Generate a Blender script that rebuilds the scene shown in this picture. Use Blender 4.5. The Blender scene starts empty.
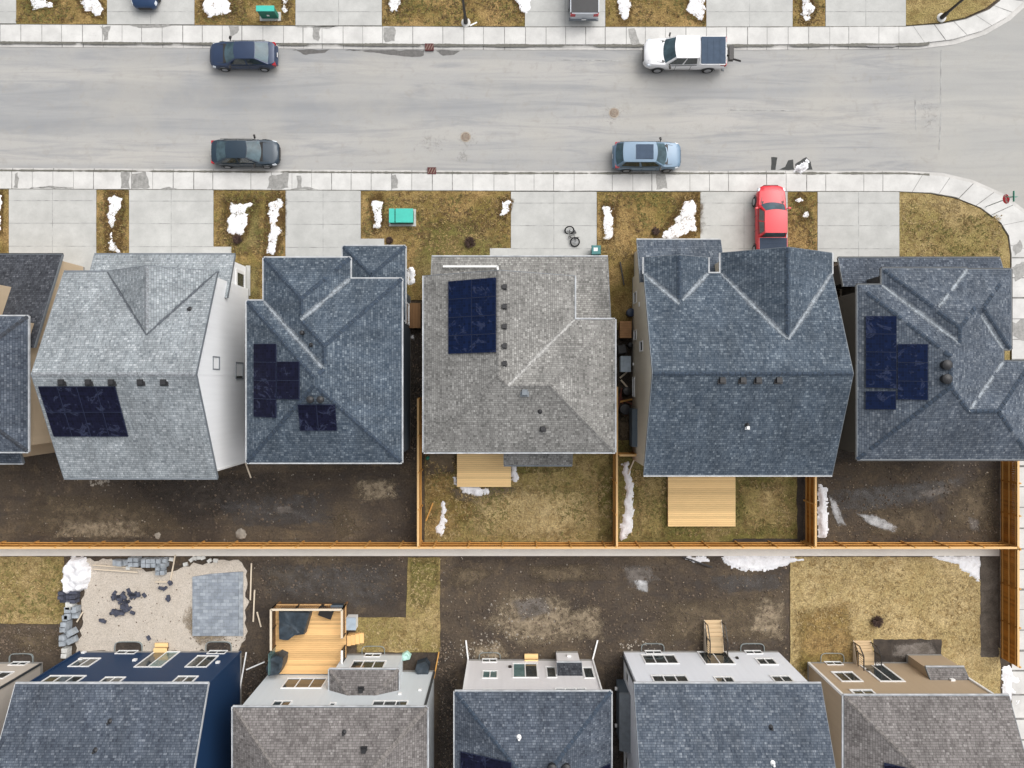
import bpy, math, random
from mathutils import Vector, noise, Matrix
R = random.Random(7)
H, F = 50.8, 711.0
S = bpy.context.scene
COL = S.collection

def W(px, py, z=0.0):
    k = (H - z) / F
    return ((px - 512) * k, (384 - py) * k, z)
def XW(px, z=0.0): return (px - 512) * (H - z) / F
def YW(py, z=0.0): return (384 - py) * (H - z) / F

# ------------------------------------------------------------------ mesh builder
class MB:
    def __init__(s): s.v = []; s.f = []; s.uv = []; s.mi = []
    def face(s, pts, uv=None, mi=0):
        i = len(s.v); s.v += [tuple(p) for p in pts]; s.f.append(tuple(range(i, i + len(pts))))
        s.uv.append(uv); s.mi.append(mi)
    def box(s, x0, x1, y0, y1, z0, z1, mi=0):
        s.hexa([(x0,y0,z0),(x1,y0,z0),(x1,y1,z0),(x0,y1,z0),(x0,y0,z1),(x1,y0,z1),(x1,y1,z1),(x0,y1,z1)], mi)
    def hexa(s, p, mi=0):
        i = len(s.v); s.v += [tuple(q) for q in p]
        for f in ((3,2,1,0),(4,5,6,7),(0,1,5,4),(1,2,6,5),(2,3,7,6),(3,0,4,7)):
            s.f.append(tuple(i + k for k in f)); s.uv.append(None); s.mi.append(mi)
    def rbox(s, cx, cy, lx, ly, z0, z1, rot=0, mi=0, top=1.0):
        c, n = math.cos(rot), math.sin(rot); P = []
        for z, t in ((z0, 1), (z1, top)):
            for a, b in ((-1,-1),(1,-1),(1,1),(-1,1)):
                x, y = a*lx/2*t, b*ly/2*t
                P.append((cx + x*c - y*n, cy + x*n + y*c, z))
        s.hexa(P, mi)
    def bar(s, a, b, w, h=None, mi=0):
        a, b = Vector(a), Vector(b); h = h or w; d = (b - a)
        if d.length < 1e-6: return
        d.normalize()
        up = Vector((0,0,1)) if abs(d.z) < .95 else Vector((1,0,0))
        sd = d.cross(up).normalized() * w / 2; u = sd.cross(d).normalized() * h / 2
        s.hexa([a-sd-u, a+sd-u, b+sd-u, b-sd-u, a-sd+u, a+sd+u, b+sd+u, b-sd+u], mi)
    def lathe(s, base, prof, n=16, axis='Z', mi=0, cap=True):
        i0 = len(s.v); bx, by, bz = base
        for r, z in prof:
            for k in range(n):
                t = 2*math.pi*k/n; c, d = r*math.cos(t), r*math.sin(t)
                if axis == 'Z': s.v.append((bx+c, by+d, bz+z))
                elif axis == 'Y': s.v.append((bx+c, by+z, bz+d))
                else: s.v.append((bx+z, by+c, bz+d))
        for j in range(len(prof)-1):
            for k in range(n):
                a = i0+j*n+k; b = i0+j*n+(k+1)%n
                s.f.append((a, b, b+n, a+n)); s.uv.append(None); s.mi.append(mi)
        if cap:
            s.f.append(tuple(i0+k for k in reversed(range(n)))); s.uv.append(None); s.mi.append(mi)
            l = i0+(len(prof)-1)*n
            s.f.append(tuple(l+k for k in range(n))); s.uv.append(None); s.mi.append(mi)
    def prism(s, pts, z0, z1, mi=0, bottom=False):
        n = len(pts)
        s.face([(x, y, z1) for x, y in pts], mi=mi)
        for i in range(n):
            a, b = pts[i], pts[(i+1) % n]
            s.face([(a[0],a[1],z0),(b[0],b[1],z0),(b[0],b[1],z1),(a[0],a[1],z1)], mi=mi)
    def build(s, name, mats, parent=None, smooth=False, merge=False, outward=None):
        if not isinstance(mats, (list, tuple)): mats = [mats]
        o = Vector(org(parent))
        me = bpy.data.meshes.new(name)
        me.from_pydata([tuple(Vector(v) - o) for v in s.v], [], s.f)
        for m in mats: me.materials.append(m)
        if len(mats) > 1: me.polygons.foreach_set('material_index', s.mi)
        if any(u is not None for u in s.uv):
            ul = me.uv_layers.new(name='UVMap')
            for p in me.polygons:
                u = s.uv[p.index]
                if u:
                    for k, li in enumerate(p.loop_indices): ul.data[li].uv = u[k]
        import bmesh
        bm = bmesh.new(); bm.from_mesh(me)
        if merge or smooth: bmesh.ops.remove_doubles(bm, verts=bm.verts, dist=.0015)
        if not any(len(e.link_faces) < 2 for e in bm.edges) or (smooth and not outward): bmesh.ops.recalc_face_normals(bm, faces=bm.faces)
        else:
            bm.normal_update(); c = Vector(outward) if outward else None
            if c is not None:
                if sum((f.calc_center_median()-c).dot(f.normal)*f.calc_area() for f in bm.faces) < 0:
                    for f in bm.faces: f.normal_flip()
            else:
                for f in bm.faces:
                    if f.normal.z < -.01: f.normal_flip()
        bm.to_mesh(me); bm.free()
        if smooth:
            me.polygons.foreach_set('use_smooth', [True]*len(me.polygons))
            try: me.set_sharp_from_angle(angle=math.radians(38))
            except Exception: pass
        me.update()
        ob = bpy.data.objects.new(name, me); COL.objects.link(ob)
        if parent: ob.parent = parent
        return ob
ORG = {}
def org(p):
    while p is not None:
        if p.name in ORG: return ORG[p.name]
        p = p.parent
    return (0,0,0)
def tag(o, label=None, cat=None, group=None, kind=None):
    if label: o['label'] = label
    if cat: o['category'] = cat
    if group: o['group'] = group
    if kind: o['kind'] = kind
    return o
def empty(name, loc, label, cat, group=None):
    o = bpy.data.objects.new(name, None); COL.objects.link(o); o.location = loc; ORG[o.name] = tuple(loc)
    o.empty_display_size = .3
    return tag(o, label, cat, group)
def copy_tree(o, parent=None):
    c = o.copy(); COL.objects.link(c)
    if parent: c.parent = parent
    for ch in list(o.children): copy_tree(ch, c)
    return c

# ------------------------------------------------------------------ materials
def lin(r, g, b):
    f = lambda c: (c/255/12.92) if c/255 <= .04045 else ((c/255+.055)/1.055)**2.4
    return (f(r), f(g), f(b))
class NT:
    def __init__(s, name):
        s.m = bpy.data.materials.new(name); s.m.use_nodes = True; s.t = s.m.node_tree
        s.b = s.t.nodes['Principled BSDF']; s.L = s.t.links
    def n(s, ty, **kw):
        d = s.t.nodes.new(ty)
        for k, v in kw.items():
            if k in d.inputs: d.inputs[k].default_value = v
            else: setattr(d, k, v)
        return d
    def l(s, a, b): s.L.new(a, b)
    def pos(s): return s.n('ShaderNodeNewGeometry').outputs['Position']
    def mapp(s, vec, sc, rot=0):
        m = s.n('ShaderNodeMapping'); s.l(vec, m.inputs['Vector']); m.inputs['Scale'].default_value = sc
        m.inputs['Rotation'].default_value = (0,0,rot); return m.outputs['Vector']
    def noise(s, vec, scale, detail=4, rough=.6, dist=0):
        d = s.n('ShaderNodeTexNoise'); d.inputs['Scale'].default_value = scale; d.inputs['Detail'].default_value = detail
        d.inputs['Roughness'].default_value = rough; d.inputs['Distortion'].default_value = dist
        if vec is not None: s.l(vec, d.inputs['Vector'])
        return d.outputs['Fac']
    def ramp(s, fac, stops, interp='LINEAR'):
        d = s.n('ShaderNodeValToRGB'); e = d.color_ramp.elements; d.color_ramp.interpolation = interp
        while len(e) > 1: e.remove(e[-1])
        for i, (p, c) in enumerate(stops):
            if not isinstance(c, (tuple, list)): c = (c, c, c)
            if i == 0: e[0].position = p; e[0].color = (*c, 1)
            else:
                x = e.new(p); x.color = (*c, 1)
        s.l(fac, d.inputs['Fac']); return d.outputs['Color']
    def mix(s, fac, a, b, ty='MIX'):
        d = s.n('ShaderNodeMix', data_type='RGBA', blend_type=ty)
        for v, i in ((fac, 0), (a, 6), (b, 7)):
            if hasattr(v, 'is_linked') or hasattr(v, 'links'): s.l(v, d.inputs[i])
            elif isinstance(v, (tuple, list)): d.inputs[i].default_value = (*v, 1)
            else: d.inputs[i].default_value = v if i == 0 else (v, v, v, 1)
        return d.outputs[2]
    def math(s, op, a, b=0.0):
        d = s.n('ShaderNodeMath', operation=op)
        for v, i in ((a, 0), (b, 1)):
            if hasattr(v, 'links'): s.l(v, d.inputs[i])
            else: d.inputs[i].default_value = v
        return d.outputs[0]
    def bump(s, h, strength=.5, dist=.02):
        d = s.n('ShaderNodeBump'); d.inputs['Strength'].default_value = strength; d.inputs['Distance'].default_value = dist
        s.l(h, d.inputs['Height']); s.l(d.outputs['Normal'], s.b.inputs['Normal'])
    def out(s, col=None, rough=.8, metal=0, spec=None):
        if col is not None:
            if hasattr(col, 'links'): s.l(col, s.b.inputs['Base Color'])
            else: s.b.inputs['Base Color'].default_value = (*col, 1)
        if hasattr(rough, 'links'): s.l(rough, s.b.inputs['Roughness'])
        else: s.b.inputs['Roughness'].default_value = rough
        s.b.inputs['Metallic'].default_value = metal
        if spec is not None: s.b.inputs['Specular IOR Level'].default_value = spec
        return s.m
def simple(name, c, rough=.6, metal=0, var=.15, scale=3, coat=0, spec=None):
    t = NT(name); p = t.pos(); f = t.noise(p, scale, 3)
    col = t.mix(t.ramp(f, [(.3, 0.0), (.7, 1.0)]), tuple(x*(1-var) for x in c), tuple(min(1, x*(1+var)) for x in c))
    if coat: t.b.inputs['Coat Weight'].default_value = coat; t.b.inputs['Coat Roughness'].default_value = .06
    return t.out(col, rough, metal, spec)

def shingles(name, dark, mid, light, row=.145, wid=.25, patch=.2):
    t = NT(name); uv = t.n('ShaderNodeUVMap').outputs['UV']
    sep = t.n('ShaderNodeSeparateXYZ'); t.l(uv, sep.inputs[0])
    r = t.math('FLOOR', t.math('DIVIDE', sep.outputs[1], row))
    wn = t.n('ShaderNodeTexWhiteNoise', noise_dimensions='1D'); t.l(r, wn.inputs['W'])
    u = t.math('ADD', sep.outputs[0], t.math('MULTIPLY', wn.outputs['Value'], 3.7))
    cb = t.n('ShaderNodeCombineXYZ'); t.l(u, cb.inputs[0]); t.l(sep.outputs[1], cb.inputs[1])
    def brick(w, sq):
        b = t.n('ShaderNodeTexBrick', offset=0.0, squash=1.0)
        b.inputs['Color1'].default_value = (0,0,0,1); b.inputs['Color2'].default_value = (1,1,1,1)
        b.inputs['Mortar'].default_value = (0,0,0,1); b.inputs['Scale'].default_value = 1
        b.inputs['Mortar Size'].default_value = sq; b.inputs['Mortar Smooth'].default_value = .3
        b.inputs['Brick Width'].default_value = w; b.inputs['Row Height'].default_value = row
        t.l(cb.outputs[0], b.inputs['Vector']); return b
    b = brick(wid, .012); b2 = brick(wid*.43, .006)
    v = t.math('ADD', t.math('MULTIPLY', b.outputs['Color'], .5), t.math('MULTIPLY', b2.outputs['Color'], .5))
    n1 = t.noise(t.pos(), 17, 3, .8)
    v = t.math('ADD', v, t.math('MULTIPLY', t.math('SUBTRACT', n1, .5), .8))
    col = t.ramp(v, [(.0, dark), (.42, mid), (.72, tuple(.75*m+.25*l for m, l in zip(mid, light))), (.98, light)])
    big = t.noise(t.pos(), .45, 5, .65)
    stk = t.noise(t.mapp(uv, (1.3, .16, 1)), 1.0, 5, .7)
    col = t.mix(1.0, col, t.ramp(stk, [(.32, .84), (.68, 1.18)]), 'MULTIPLY')
    col = t.mix(1.0, col, t.ramp(big, [(.3, 1-patch), (.7, 1+patch)]), 'MULTIPLY')
    col = t.mix(t.math('MULTIPLY', b.outputs['Fac'], .4), col, tuple(x*.35 for x in dark))
    t.bump(t.math('SUBTRACT', v, b.outputs['Fac']), .5, .012)
    return t.out(col, .92, 0, .25)

M = {}
M['roof_blue'] = shingles('blue_slate_shingle', (.036,.052,.074), (.072,.093,.119), (.185,.218,.25))
M['roof_blue2'] = shingles('slate_blue_shingle', (.042,.054,.075), (.084,.102,.128), (.20,.222,.25))
M['roof_light'] = shingles('pale_grey_shingle', (.15,.17,.185), (.26,.285,.30), (.44,.465,.485))
M['roof_grey'] = shingles('warm_grey_shingle', (.125,.122,.115), (.225,.22,.208), (.375,.37,.35))
M['roof_brown'] = shingles('brown_grey_shingle', (.092,.084,.081), (.168,.155,.15), (.28,.265,.255))
M['roof_dark'] = shingles('charcoal_shingle', (.022,.024,.03), (.046,.05,.059), (.11,.115,.13))
M['roof_navy'] = shingles('deep_blue_shingle', (.036,.044,.061), (.071,.086,.110), (.17,.19,.22))
def cap(name, c): return simple(name, c, .9, var=.45, scale=7)
M['cap_blue'] = cap('blue_ridge', (.032,.048,.072)); M['cap_light'] = cap('pale_ridge', (.22,.235,.25))
M['cap_grey'] = cap('grey_ridge', (.19,.185,.175)); M['cap_brown'] = cap('brown_ridge', (.17,.155,.145))
M['cap_dark'] = cap('dark_ridge', (.035,.04,.05))
M['valley'] = cap('worn_valley', (.27,.30,.33)); M['valley_grey'] = cap('worn_grey_valley', (.38,.375,.36)); M['valley_dark'] = cap('dark_valley', (.085,.095,.11))

def siding(name, c, var=.03):
    t = NT(name); p = t.pos(); sep = t.n('ShaderNodeSeparateXYZ'); t.l(p, sep.inputs[0])
    lap = t.math('FRACT', t.math('DIVIDE', sep.outputs[2], .13))
    st = t.noise(t.mapp(p, (2.2, 2.2, .15)), 1.6, 4)
    col = t.mix(t.ramp(st, [(.3, 0.0), (.72, 1.0)]), tuple(x*(1-var) for x in c), tuple(x*(1+var) for x in c))
    col = t.mix(t.ramp(lap, [(.0, .35), (.14, 0.0)]), col, tuple(x*.55 for x in c))
    t.bump(lap, .5, .012)
    return t.out(col, .55, 0, .35)
for k, c in dict(white=(.92,.93,.94), beige=(.70,.63,.51), tan=(.58,.46,.32), slate=(.09,.115,.14), grey=(.42,.43,.43), taupe=(.44,.34,.235),
                 charcoal=(.05,.05,.05), navy=(.010,.037,.098), pale=(.66,.70,.72), lilac=(.76,.745,.75), ice=(.82,.85,.90), brown=(.15,.105,.07), cream=(.62,.56,.49)).items():
    M['wall_'+k] = siding(k+'_siding', c)
M['trim_white'] = simple('white_trim', (.80,.80,.79), .45, var=.05)
M['gutter_white'] = simple('white_gutter', (.45,.465,.48), .5, var=.25, scale=1.5)
M['trim_dark'] = simple('dark_trim', (.05,.055,.06), .5)
M['trim_brown'] = simple('brown_trim', (.13,.10,.08), .5)
M['trim_slate'] = simple('slate_trim', (.16,.18,.2), .5)
M['plastic_black'] = simple('black_plastic', (.02,.02,.022), .5)
M['metal_black'] = simple('black_metal', (.016,.014,.013), .45)
M['galv'] = simple('galvanised_steel', (.30,.34,.34), .6, .3)
def glassy(name, c, rough=.08, coat=.4, spec=.8):
    t = NT(name); f = t.noise(t.pos(), 1.3, 3)
    t.b.inputs['Coat Weight'].default_value = coat
    return t.out(t.mix(t.ramp(f, [(.35, 0.0), (.65, 1.0)]), tuple(x*.5 for x in c), c), rough, 0, spec)
M['glass'] = glassy('dark_window_glass', (.035,.05,.055)); M['glass_car'] = glassy('car_glass', (.075,.125,.15), .12, 0, .3)
M['glass_teal'] = glassy('greenish_glass', (.12,.22,.22))
M['foundation'] = simple('grey_foundation', (.3,.29,.27), .9)

def solar(name='solar_cells', c0=(.0022,.0035,.012), c1=(.006,.009,.028)):
    t = NT(name); uv = t.n('ShaderNodeUVMap').outputs['UV']
    b = t.n('ShaderNodeTexBrick', offset=0.0); b.inputs['Color1'].default_value = (0,0,0,1); b.inputs['Color2'].default_value = (1,1,1,1)
    b.inputs['Scale'].default_value = 1; b.inputs['Mortar Size'].default_value = .008; b.inputs['Brick Width'].default_value = .17; b.inputs['Row Height'].default_value = .17
    t.l(uv, b.inputs['Vector'])
    col = t.mix(b.outputs['Color'], c0, c1)
    col = t.mix(t.math('MULTIPLY', b.outputs['Fac'], .6), col, tuple(x*1.6 for x in c1))
    glare = t.noise(t.mapp(t.pos(), (1, 1, 1)), .9, 6, .7, 1.4)
    col = t.mix(t.ramp(glare, [(.56, 0.0), (.60, .45), (.64, 0.0)]), col, (.07,.085,.15))  # pale streaks of sky glare painted into the cell colour
    return t.out(col, .4, 0, .12)
M['solar'] = solar(c0=(.0035,.004,.012), c1=(.008,.009,.027)); M['solar_blue'] = solar('blue_solar_cells', (.003,.007,.024), (.005,.0125,.046)); M['solar_frame'] = simple('panel_frame', (.022,.029,.058), .6, spec=.15)

def concrete(name, c, joint=None, stain=.25):
    t = NT(name); p = t.pos()
    n1 = t.noise(p, .7, 5, .65); n2 = t.noise(p, 14, 3, .7); n3 = t.noise(t.mapp(p, (.25,1,1)), 2.4, 5, .7)
    col = t.mix(t.ramp(n1, [(.32, 0.0), (.68, 1.0)]), tuple(x*(1-stain*.5) for x in c), tuple(x*1.06 for x in c))
    col = t.mix(t.ramp(n3, [(.60, 0.0), (.78, .35)]), col, tuple(x*.62 for x in c))
    col = t.mix(t.ramp(n2, [(.28, .22), (.5, 0.0)]), col, tuple(x*.6 for x in c))
    t.bump(n2, .15, .01)
    return t.out(col, .85, 0, .3)
M['walk'] = concrete('sidewalk_concrete', (.60,.592,.57), stain=.35); M['drive'] = concrete('driveway_concrete', (.475,.475,.455), stain=.3)
M['gutter_pan'] = concrete('kerb_concrete', (.56,.545,.52), stain=.5)
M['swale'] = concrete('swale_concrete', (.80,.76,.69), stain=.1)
M['joint'] = simple('joint_line', (.20,.195,.185), .95, var=.5, scale=2)
M['joint_soft'] = simple('soft_joint_line', (.33,.33,.32), .95, var=.4, scale=2)
def blotch(name, a, b, rough=.9, sc=1.2):
    t = NT(name); p = t.pos(); n = t.noise(p, sc, 6, .7, .4); f = t.noise(p, 12, 3, .75)
    col = t.mix(t.ramp(n, [(.35, 0.0), (.65, 1.0)]), a, b)
    col = t.mix(1.0, col, t.ramp(f, [(.28, .65), (.5, 1.0), (.72, 1.25)]), 'MULTIPLY')
    t.bump(f, .5, .03); return t.out(col, rough, 0, .3)
def wetmat(name, c, rough=.5):
    t = NT(name); n = t.noise(t.pos(), 5, 4, .7)
    return t.out(t.mix(t.ramp(n, [(.3, 0.0), (.7, 1.0)]), tuple(x*.7 for x in c), tuple(x*1.25 for x in c)), rough)
M['asphalt_dark'] = wetmat('dark_asphalt', (.045,.047,.046), .85); M['wet_conc'] = wetmat('damp_concrete', (.27,.265,.25)); M['wet_road'] = wetmat('wet_asphalt', (.105,.10,.095), .35); M['gutter_dirt'] = wetmat('gutter_silt', (.13,.125,.105), .7)
M['road_patch'] = blotch('patched_asphalt', (.30,.29,.27), (.34,.33,.31)); M['road_pale'] = blotch('dusty_asphalt', (.40,.385,.355), (.45,.43,.395))

def road():
    t = NT('dusty_asphalt_road'); p = t.pos()
    s1 = t.noise(t.mapp(p, (.018,.42,1)), 1.0, 5, .55, .35)
    s2 = t.noise(t.mapp(p, (.07,.8,1)), 1.6, 6, .66, 1.2)
    big = t.noise(p, .16, 4, .6); fine = t.noise(p, 22, 3, .8); mid = t.noise(p, 1.4, 6, .7, .6)
    col = t.ramp(s1, [(.28, (.258,.266,.275)), (.42, (.32,.322,.322)), (.54, (.37,.366,.355)), (.68, (.415,.402,.38))])
    col = t.mix(t.ramp(s2, [(.36, .75), (.54, 0.0)]), col, (.262,.268,.276))
    col = t.mix(t.ramp(big, [(.45, 0.0), (.65, .5)]), col, (.405,.387,.35))
    col = t.mix(t.ramp(mid, [(.54, 0.0), (.72, .6)]), col, (.30,.285,.26))
    sep = t.n('ShaderNodeSeparateXYZ'); t.l(p, sep.inputs[0])
    east = t.ramp(t.math('DIVIDE', sep.outputs[0], 60), [(.50, 0.0), (.51, .45)])
    col = t.mix(east, col, (.41,.40,.37))
    col = t.mix(t.ramp(fine, [(.3, .45), (.5, 0.0)]), col, tuple(x*.62 for x in (.40,.39,.37)))
    t.bump(fine, .25, .01)
    return t.out(col, .9, 0, .25)
M['road'] = road()

def lawn(name, tan, olive, brown, green=.5):
    t = NT(name); p = t.pos()
    big = t.noise(p, .33, 4, .6, .4); mid = t.noise(p, 1.7, 5, .7, .6); fine = t.noise(p, 11, 4, .75); vf = t.noise(p, 34, 2, .8)
    col = t.mix(t.ramp(big, [(.36, 0.0), (.58, green)]), tan, olive)
    col = t.mix(t.ramp(mid, [(.46, 0.0), (.66, .85)]), col, brown)
    col = t.mix(1.0, col, t.ramp(fine, [(.28, .3), (.5, .95), (.72, 1.6)]), 'MULTIPLY')
    col = t.mix(1.0, col, t.ramp(vf, [(.3, .6), (.7, 1.35)]), 'MULTIPLY')
    t.bump(t.math('ADD', fine, t.math('MULTIPLY', vf, .6)), .9, .06)
    return t.out(col, .95, 0, .15)
M['lawn'] = lawn('dormant_lawn', (.37,.25,.105), (.18,.145,.042), (.145,.088,.034), .8)
M['lawn_tan'] = lawn('straw_lawn', (.42,.315,.15), (.25,.205,.07), (.20,.135,.055), .75)
M['lawn_straw'] = lawn('pale_straw_lawn', (.50,.385,.20), (.36,.275,.115), (.29,.20,.085), .6)
M['turf_wet'] = lawn('wet_brown_turf', (.15,.092,.035), (.085,.062,.022), (.08,.045,.02), .6)
M['lawn_olive'] = lawn('olive_lawn', (.30,.23,.10), (.16,.15,.042), (.14,.095,.04), .8)

def dirt():
    t = NT('dark_soil'); p = t.pos()
    big = t.noise(p, .22, 5, .62, .5); mid = t.noise(p, 1.1, 6, .68, .7); fine = t.noise(p, 7, 5, .75); vf = t.noise(p, 25, 2, .8)
    col = t.ramp(big, [(.30, (.043,.033,.026)), (.46, (.068,.052,.039)), (.60, (.098,.074,.051)), (.74, (.155,.118,.075))])
    col = t.mix(t.ramp(mid, [(.54, 0.0), (.72, .65)]), col, (.17,.125,.077))
    col = t.mix(t.ramp(mid, [(.30, .6), (.45, 0.0)]), col, (.034,.027,.022))
    tr = t.noise(t.mapp(p, (.12, .9, 1)), 1.3, 5, .65, .8)
    col = t.mix(t.ramp(tr, [(.36, .5), (.46, 0.0)]), col, (.045,.036,.031))
    col = t.mix(1.0, col, t.ramp(fine, [(.28, .5), (.5, .97), (.74, 1.5)]), 'MULTIPLY')
    col = t.mix(t.ramp(vf, [(.66, 0.0), (.76, .45)]), col, (.24,.19,.135))
    t.bump(t.math('ADD', fine, mid), .8, .06)
    return t.out(col, t.ramp(mid, [(.3, .55), (.5, .95)]), 0, .3)
M['dirt'] = dirt()
M['sand'] = blotch('crushed_sand', (.47,.415,.35), (.53,.475,.41)); M['silt'] = blotch('pale_silt_sheen', (.10,.085,.072), (.21,.185,.165), .8); M['slush'] = blotch('thin_slush', (.36,.355,.35), (.62,.62,.63), .4)
M['mud_wet'] = blotch('wet_mud', (.06,.053,.048), (.115,.105,.098), .3); M['clay'] = blotch('dry_clay', (.14,.108,.072), (.30,.24,.165), sc=2.2)
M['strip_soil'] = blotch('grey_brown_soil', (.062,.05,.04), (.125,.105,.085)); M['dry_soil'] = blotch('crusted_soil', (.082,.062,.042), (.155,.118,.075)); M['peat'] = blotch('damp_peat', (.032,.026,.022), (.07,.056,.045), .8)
def snow():
    t = NT('old_snow'); p = t.pos(); n = t.noise(p, 3.5, 5, .7); f = t.noise(p, 16, 3, .8)
    col = t.mix(t.ramp(n, [(.52, 0.0), (.72, .6)]), (.80,.80,.82), (.50,.485,.47))
    col = t.mix(t.ramp(f, [(.30, .7), (.42, 0.0)]), col, (.40,.37,.34))
    t.bump(t.math('ADD', n, f), .5, .04); return t.out(col, .7, 0, .3)
M['snow'] = snow()
def wood(name, c, var=.35, axis=(1,14,1)):
    t = NT(name); g = t.n('ShaderNodeNewGeometry'); p = g.outputs['Position']
    n = t.noise(t.mapp(p, axis), 1.6, 5, .65)
    v = t.math('ADD', t.math('MULTIPLY', g.outputs['Random Per Island'], .6), t.math('MULTIPLY', n, .6))
    col = t.ramp(v, [(.15, tuple(x*(1-var) for x in c)), (.55, c), (.95, tuple(min(1, x*(1+var*.7)) for x in c))])
    return t.out(col, .75, 0, .25)
M['deck'] = wood('new_deck_board', (.86,.60,.29), .22); M['deck_y'] = wood('stair_board', (.58,.43,.26), .3)
M['deck_warm'] = wood('cedar_deck_board', (.72,.45,.20), .32)
M['lumber'] = wood('weathered_lumber', (.62,.53,.41), .25)
M['cedar'] = wood('stained_fence_board', (.36,.145,.022), .4, (1,1,3)); M['cedar_rail'] = wood('stained_fence_rail', (.55,.29,.085), .3); M['cedar_cap'] = wood('fence_cap_board', (.66,.43,.20), .25)
M['brown_wood'] = wood('brown_wood', (.22,.12,.055), .3)
def pavers():
    t = NT('blue_grey_pavers'); p = t.pos()
    b = t.n('ShaderNodeTexBrick', offset=.5); b.inputs['Scale'].default_value = 1; b.inputs['Brick Width'].default_value = .42; b.inputs['Row Height'].default_value = .24
    b.inputs['Mortar Size'].default_value = .012; b.inputs['Color1'].default_value = (.225,.255,.295,1); b.inputs['Color2'].default_value = (.33,.365,.405,1); b.inputs['Mortar'].default_value = (.19,.21,.235,1)
    t.l(p, b.inputs['Vector']); n = t.noise(p, 2.5, 5, .7)
    return t.out(t.mix(1.0, b.outputs['Color'], t.ramp(n, [(.3, .75), (.7, 1.2)]), 'MULTIPLY'), .85)
M['pavers'] = pavers()
M['block'] = simple('grey_concrete_block', (.30,.33,.36), .85, var=.35, scale=2.5); M['block_dark'] = simple('dark_paving_block', (.055,.06,.085), .85, var=.5, scale=4)
M['block_white'] = simple('white_stone_block', (.6,.6,.57), .85, var=.2)
M['teal'] = simple('teal_paint', (.045,.46,.37), .45, var=.06); M['green'] = simple('green_paint', (.01,.16,.11), .5); M['bin_teal'] = simple('teal_bin_plastic', (.035,.17,.17), .5)
M['stone'] = simple('pale_stone', (.30,.265,.22), .9, var=.4, scale=1); M['pebble'] = simple('tan_pebble', (.33,.26,.18), .9, var=.5, scale=1); M['clod'] = simple('soil_clod', (.12,.09,.065), .95, var=.5, scale=.7)
M['tarp'] = simple('charcoal_cover', (.028,.040,.052), .45, var=.5, scale=2.2); M['twig'] = simple('dark_twig', (.075,.045,.035), .9, var=.4)
M['red_iron'] = simple('maroon_grate', (.085,.018,.018), .7); M['iron'] = simple('rusty_iron', (.22,.17,.13), .8, var=.3, scale=9); M['iron_edge'] = simple('manhole_collar', (.33,.29,.24), .85)
M['sign_red'] = simple('sign_red', (.78,.015,.06), .4, var=.03); M['sign_green'] = simple('sign_green', (.02,.25,.17), .4, var=.03)
M['blue_plastic'] = simple('pale_blue_plastic', (.36,.43,.50), .5); M['maroon'] = simple('dark_red_wood', (.13,.035,.02), .8, var=.4); M['cardboard'] = simple('brown_box', (.36,.19,.085), .8)
M['mint'] = simple('mint_plastic', (.42,.66,.58), .5); M['navy_plastic'] = simple('navy_plastic', (.02,.035,.07), .4)
M['rubber'] = simple('tyre_rubber', (.015,.015,.016), .8); M['rim'] = simple('wheel_alloy', (.42,.43,.45), .3, .7)
M['lamp_clear'] = simple('headlamp_lens', (.62,.66,.70), .15); M['lamp_red'] = simple('tail_lamp', (.40,.012,.02), .2)
def paint(name, c, metal=.3): return simple(name, c, .35, metal, .07, 1, coat=.35)

SOFT = {}
def softmat(mat):
    if mat not in SOFT:
        m = M[mat].copy(); m.name = 'soft_' + M[mat].name; nt = m.node_tree; L = nt.links
        at = nt.nodes.new('ShaderNodeAttribute'); at.attribute_name = 'fade'
        g = nt.nodes.new('ShaderNodeNewGeometry'); n = nt.nodes.new('ShaderNodeTexNoise'); n.inputs['Scale'].default_value = 2.2; n.inputs['Detail'].default_value = 10; n.inputs['Roughness'].default_value = .8; n.inputs['Distortion'].default_value = .5
        L.new(g.outputs['Position'], n.inputs['Vector'])
        a = nt.nodes.new('ShaderNodeMath'); a.operation = 'MULTIPLY_ADD'; L.new(n.outputs['Fac'], a.inputs[0]); a.inputs[1].default_value = 1.5; L.new(at.outputs['Fac'], a.inputs[2])
        r = nt.nodes.new('ShaderNodeMapRange'); r.inputs['From Min'].default_value = .95; r.inputs['From Max'].default_value = 1.45; L.new(a.outputs[0], r.inputs['Value'])
        L.new(r.outputs['Result'], nt.nodes['Principled BSDF'].inputs['Alpha']); SOFT[mat] = m
    return SOFT[mat]
# ------------------------------------------------------------------ roofs
class Rc:
    def __init__(s, x0, x1, y0, y1, ze, p=.47, g='', none='', inset=.33):
        s.x0, s.x1, s.y0, s.y1, s.ze, s.p, s.g, s.inset = min(x0,x1), max(x0,x1), min(y0,y1), max(y0,y1), ze, p, g, inset
        P = {'W': (p,0,ze-p*s.x0), 'E': (-p,0,ze+p*s.x1), 'S': (0,p,ze-p*s.y0), 'N': (0,-p,ze+p*s.y1)}
        s.planes = {k: P[k] for k in 'WESN' if k not in g}
        s.noedge = none
    def hp(s, e=0): return [(1,0,-s.x0+e), (-1,0,s.x1+e), (0,1,-s.y0+e), (0,-1,s.y1+e)]
    def poly(s): return [(s.x0,s.y0),(s.x1,s.y0),(s.x1,s.y1),(s.x0,s.y1)]
    def z(s, x, y, e=1e-6):
        if x < s.x0-e or x > s.x1+e or y < s.y0-e or y > s.y1+e: return None
        return min(a*x+b*y+c for a, b, c in s.planes.values())
def RP(x0, x1, y0, y1, z, **k):
    return Rc(XW(x0,z), XW(x1,z), YW(y1,z), YW(y0,z), z, **k)
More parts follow.
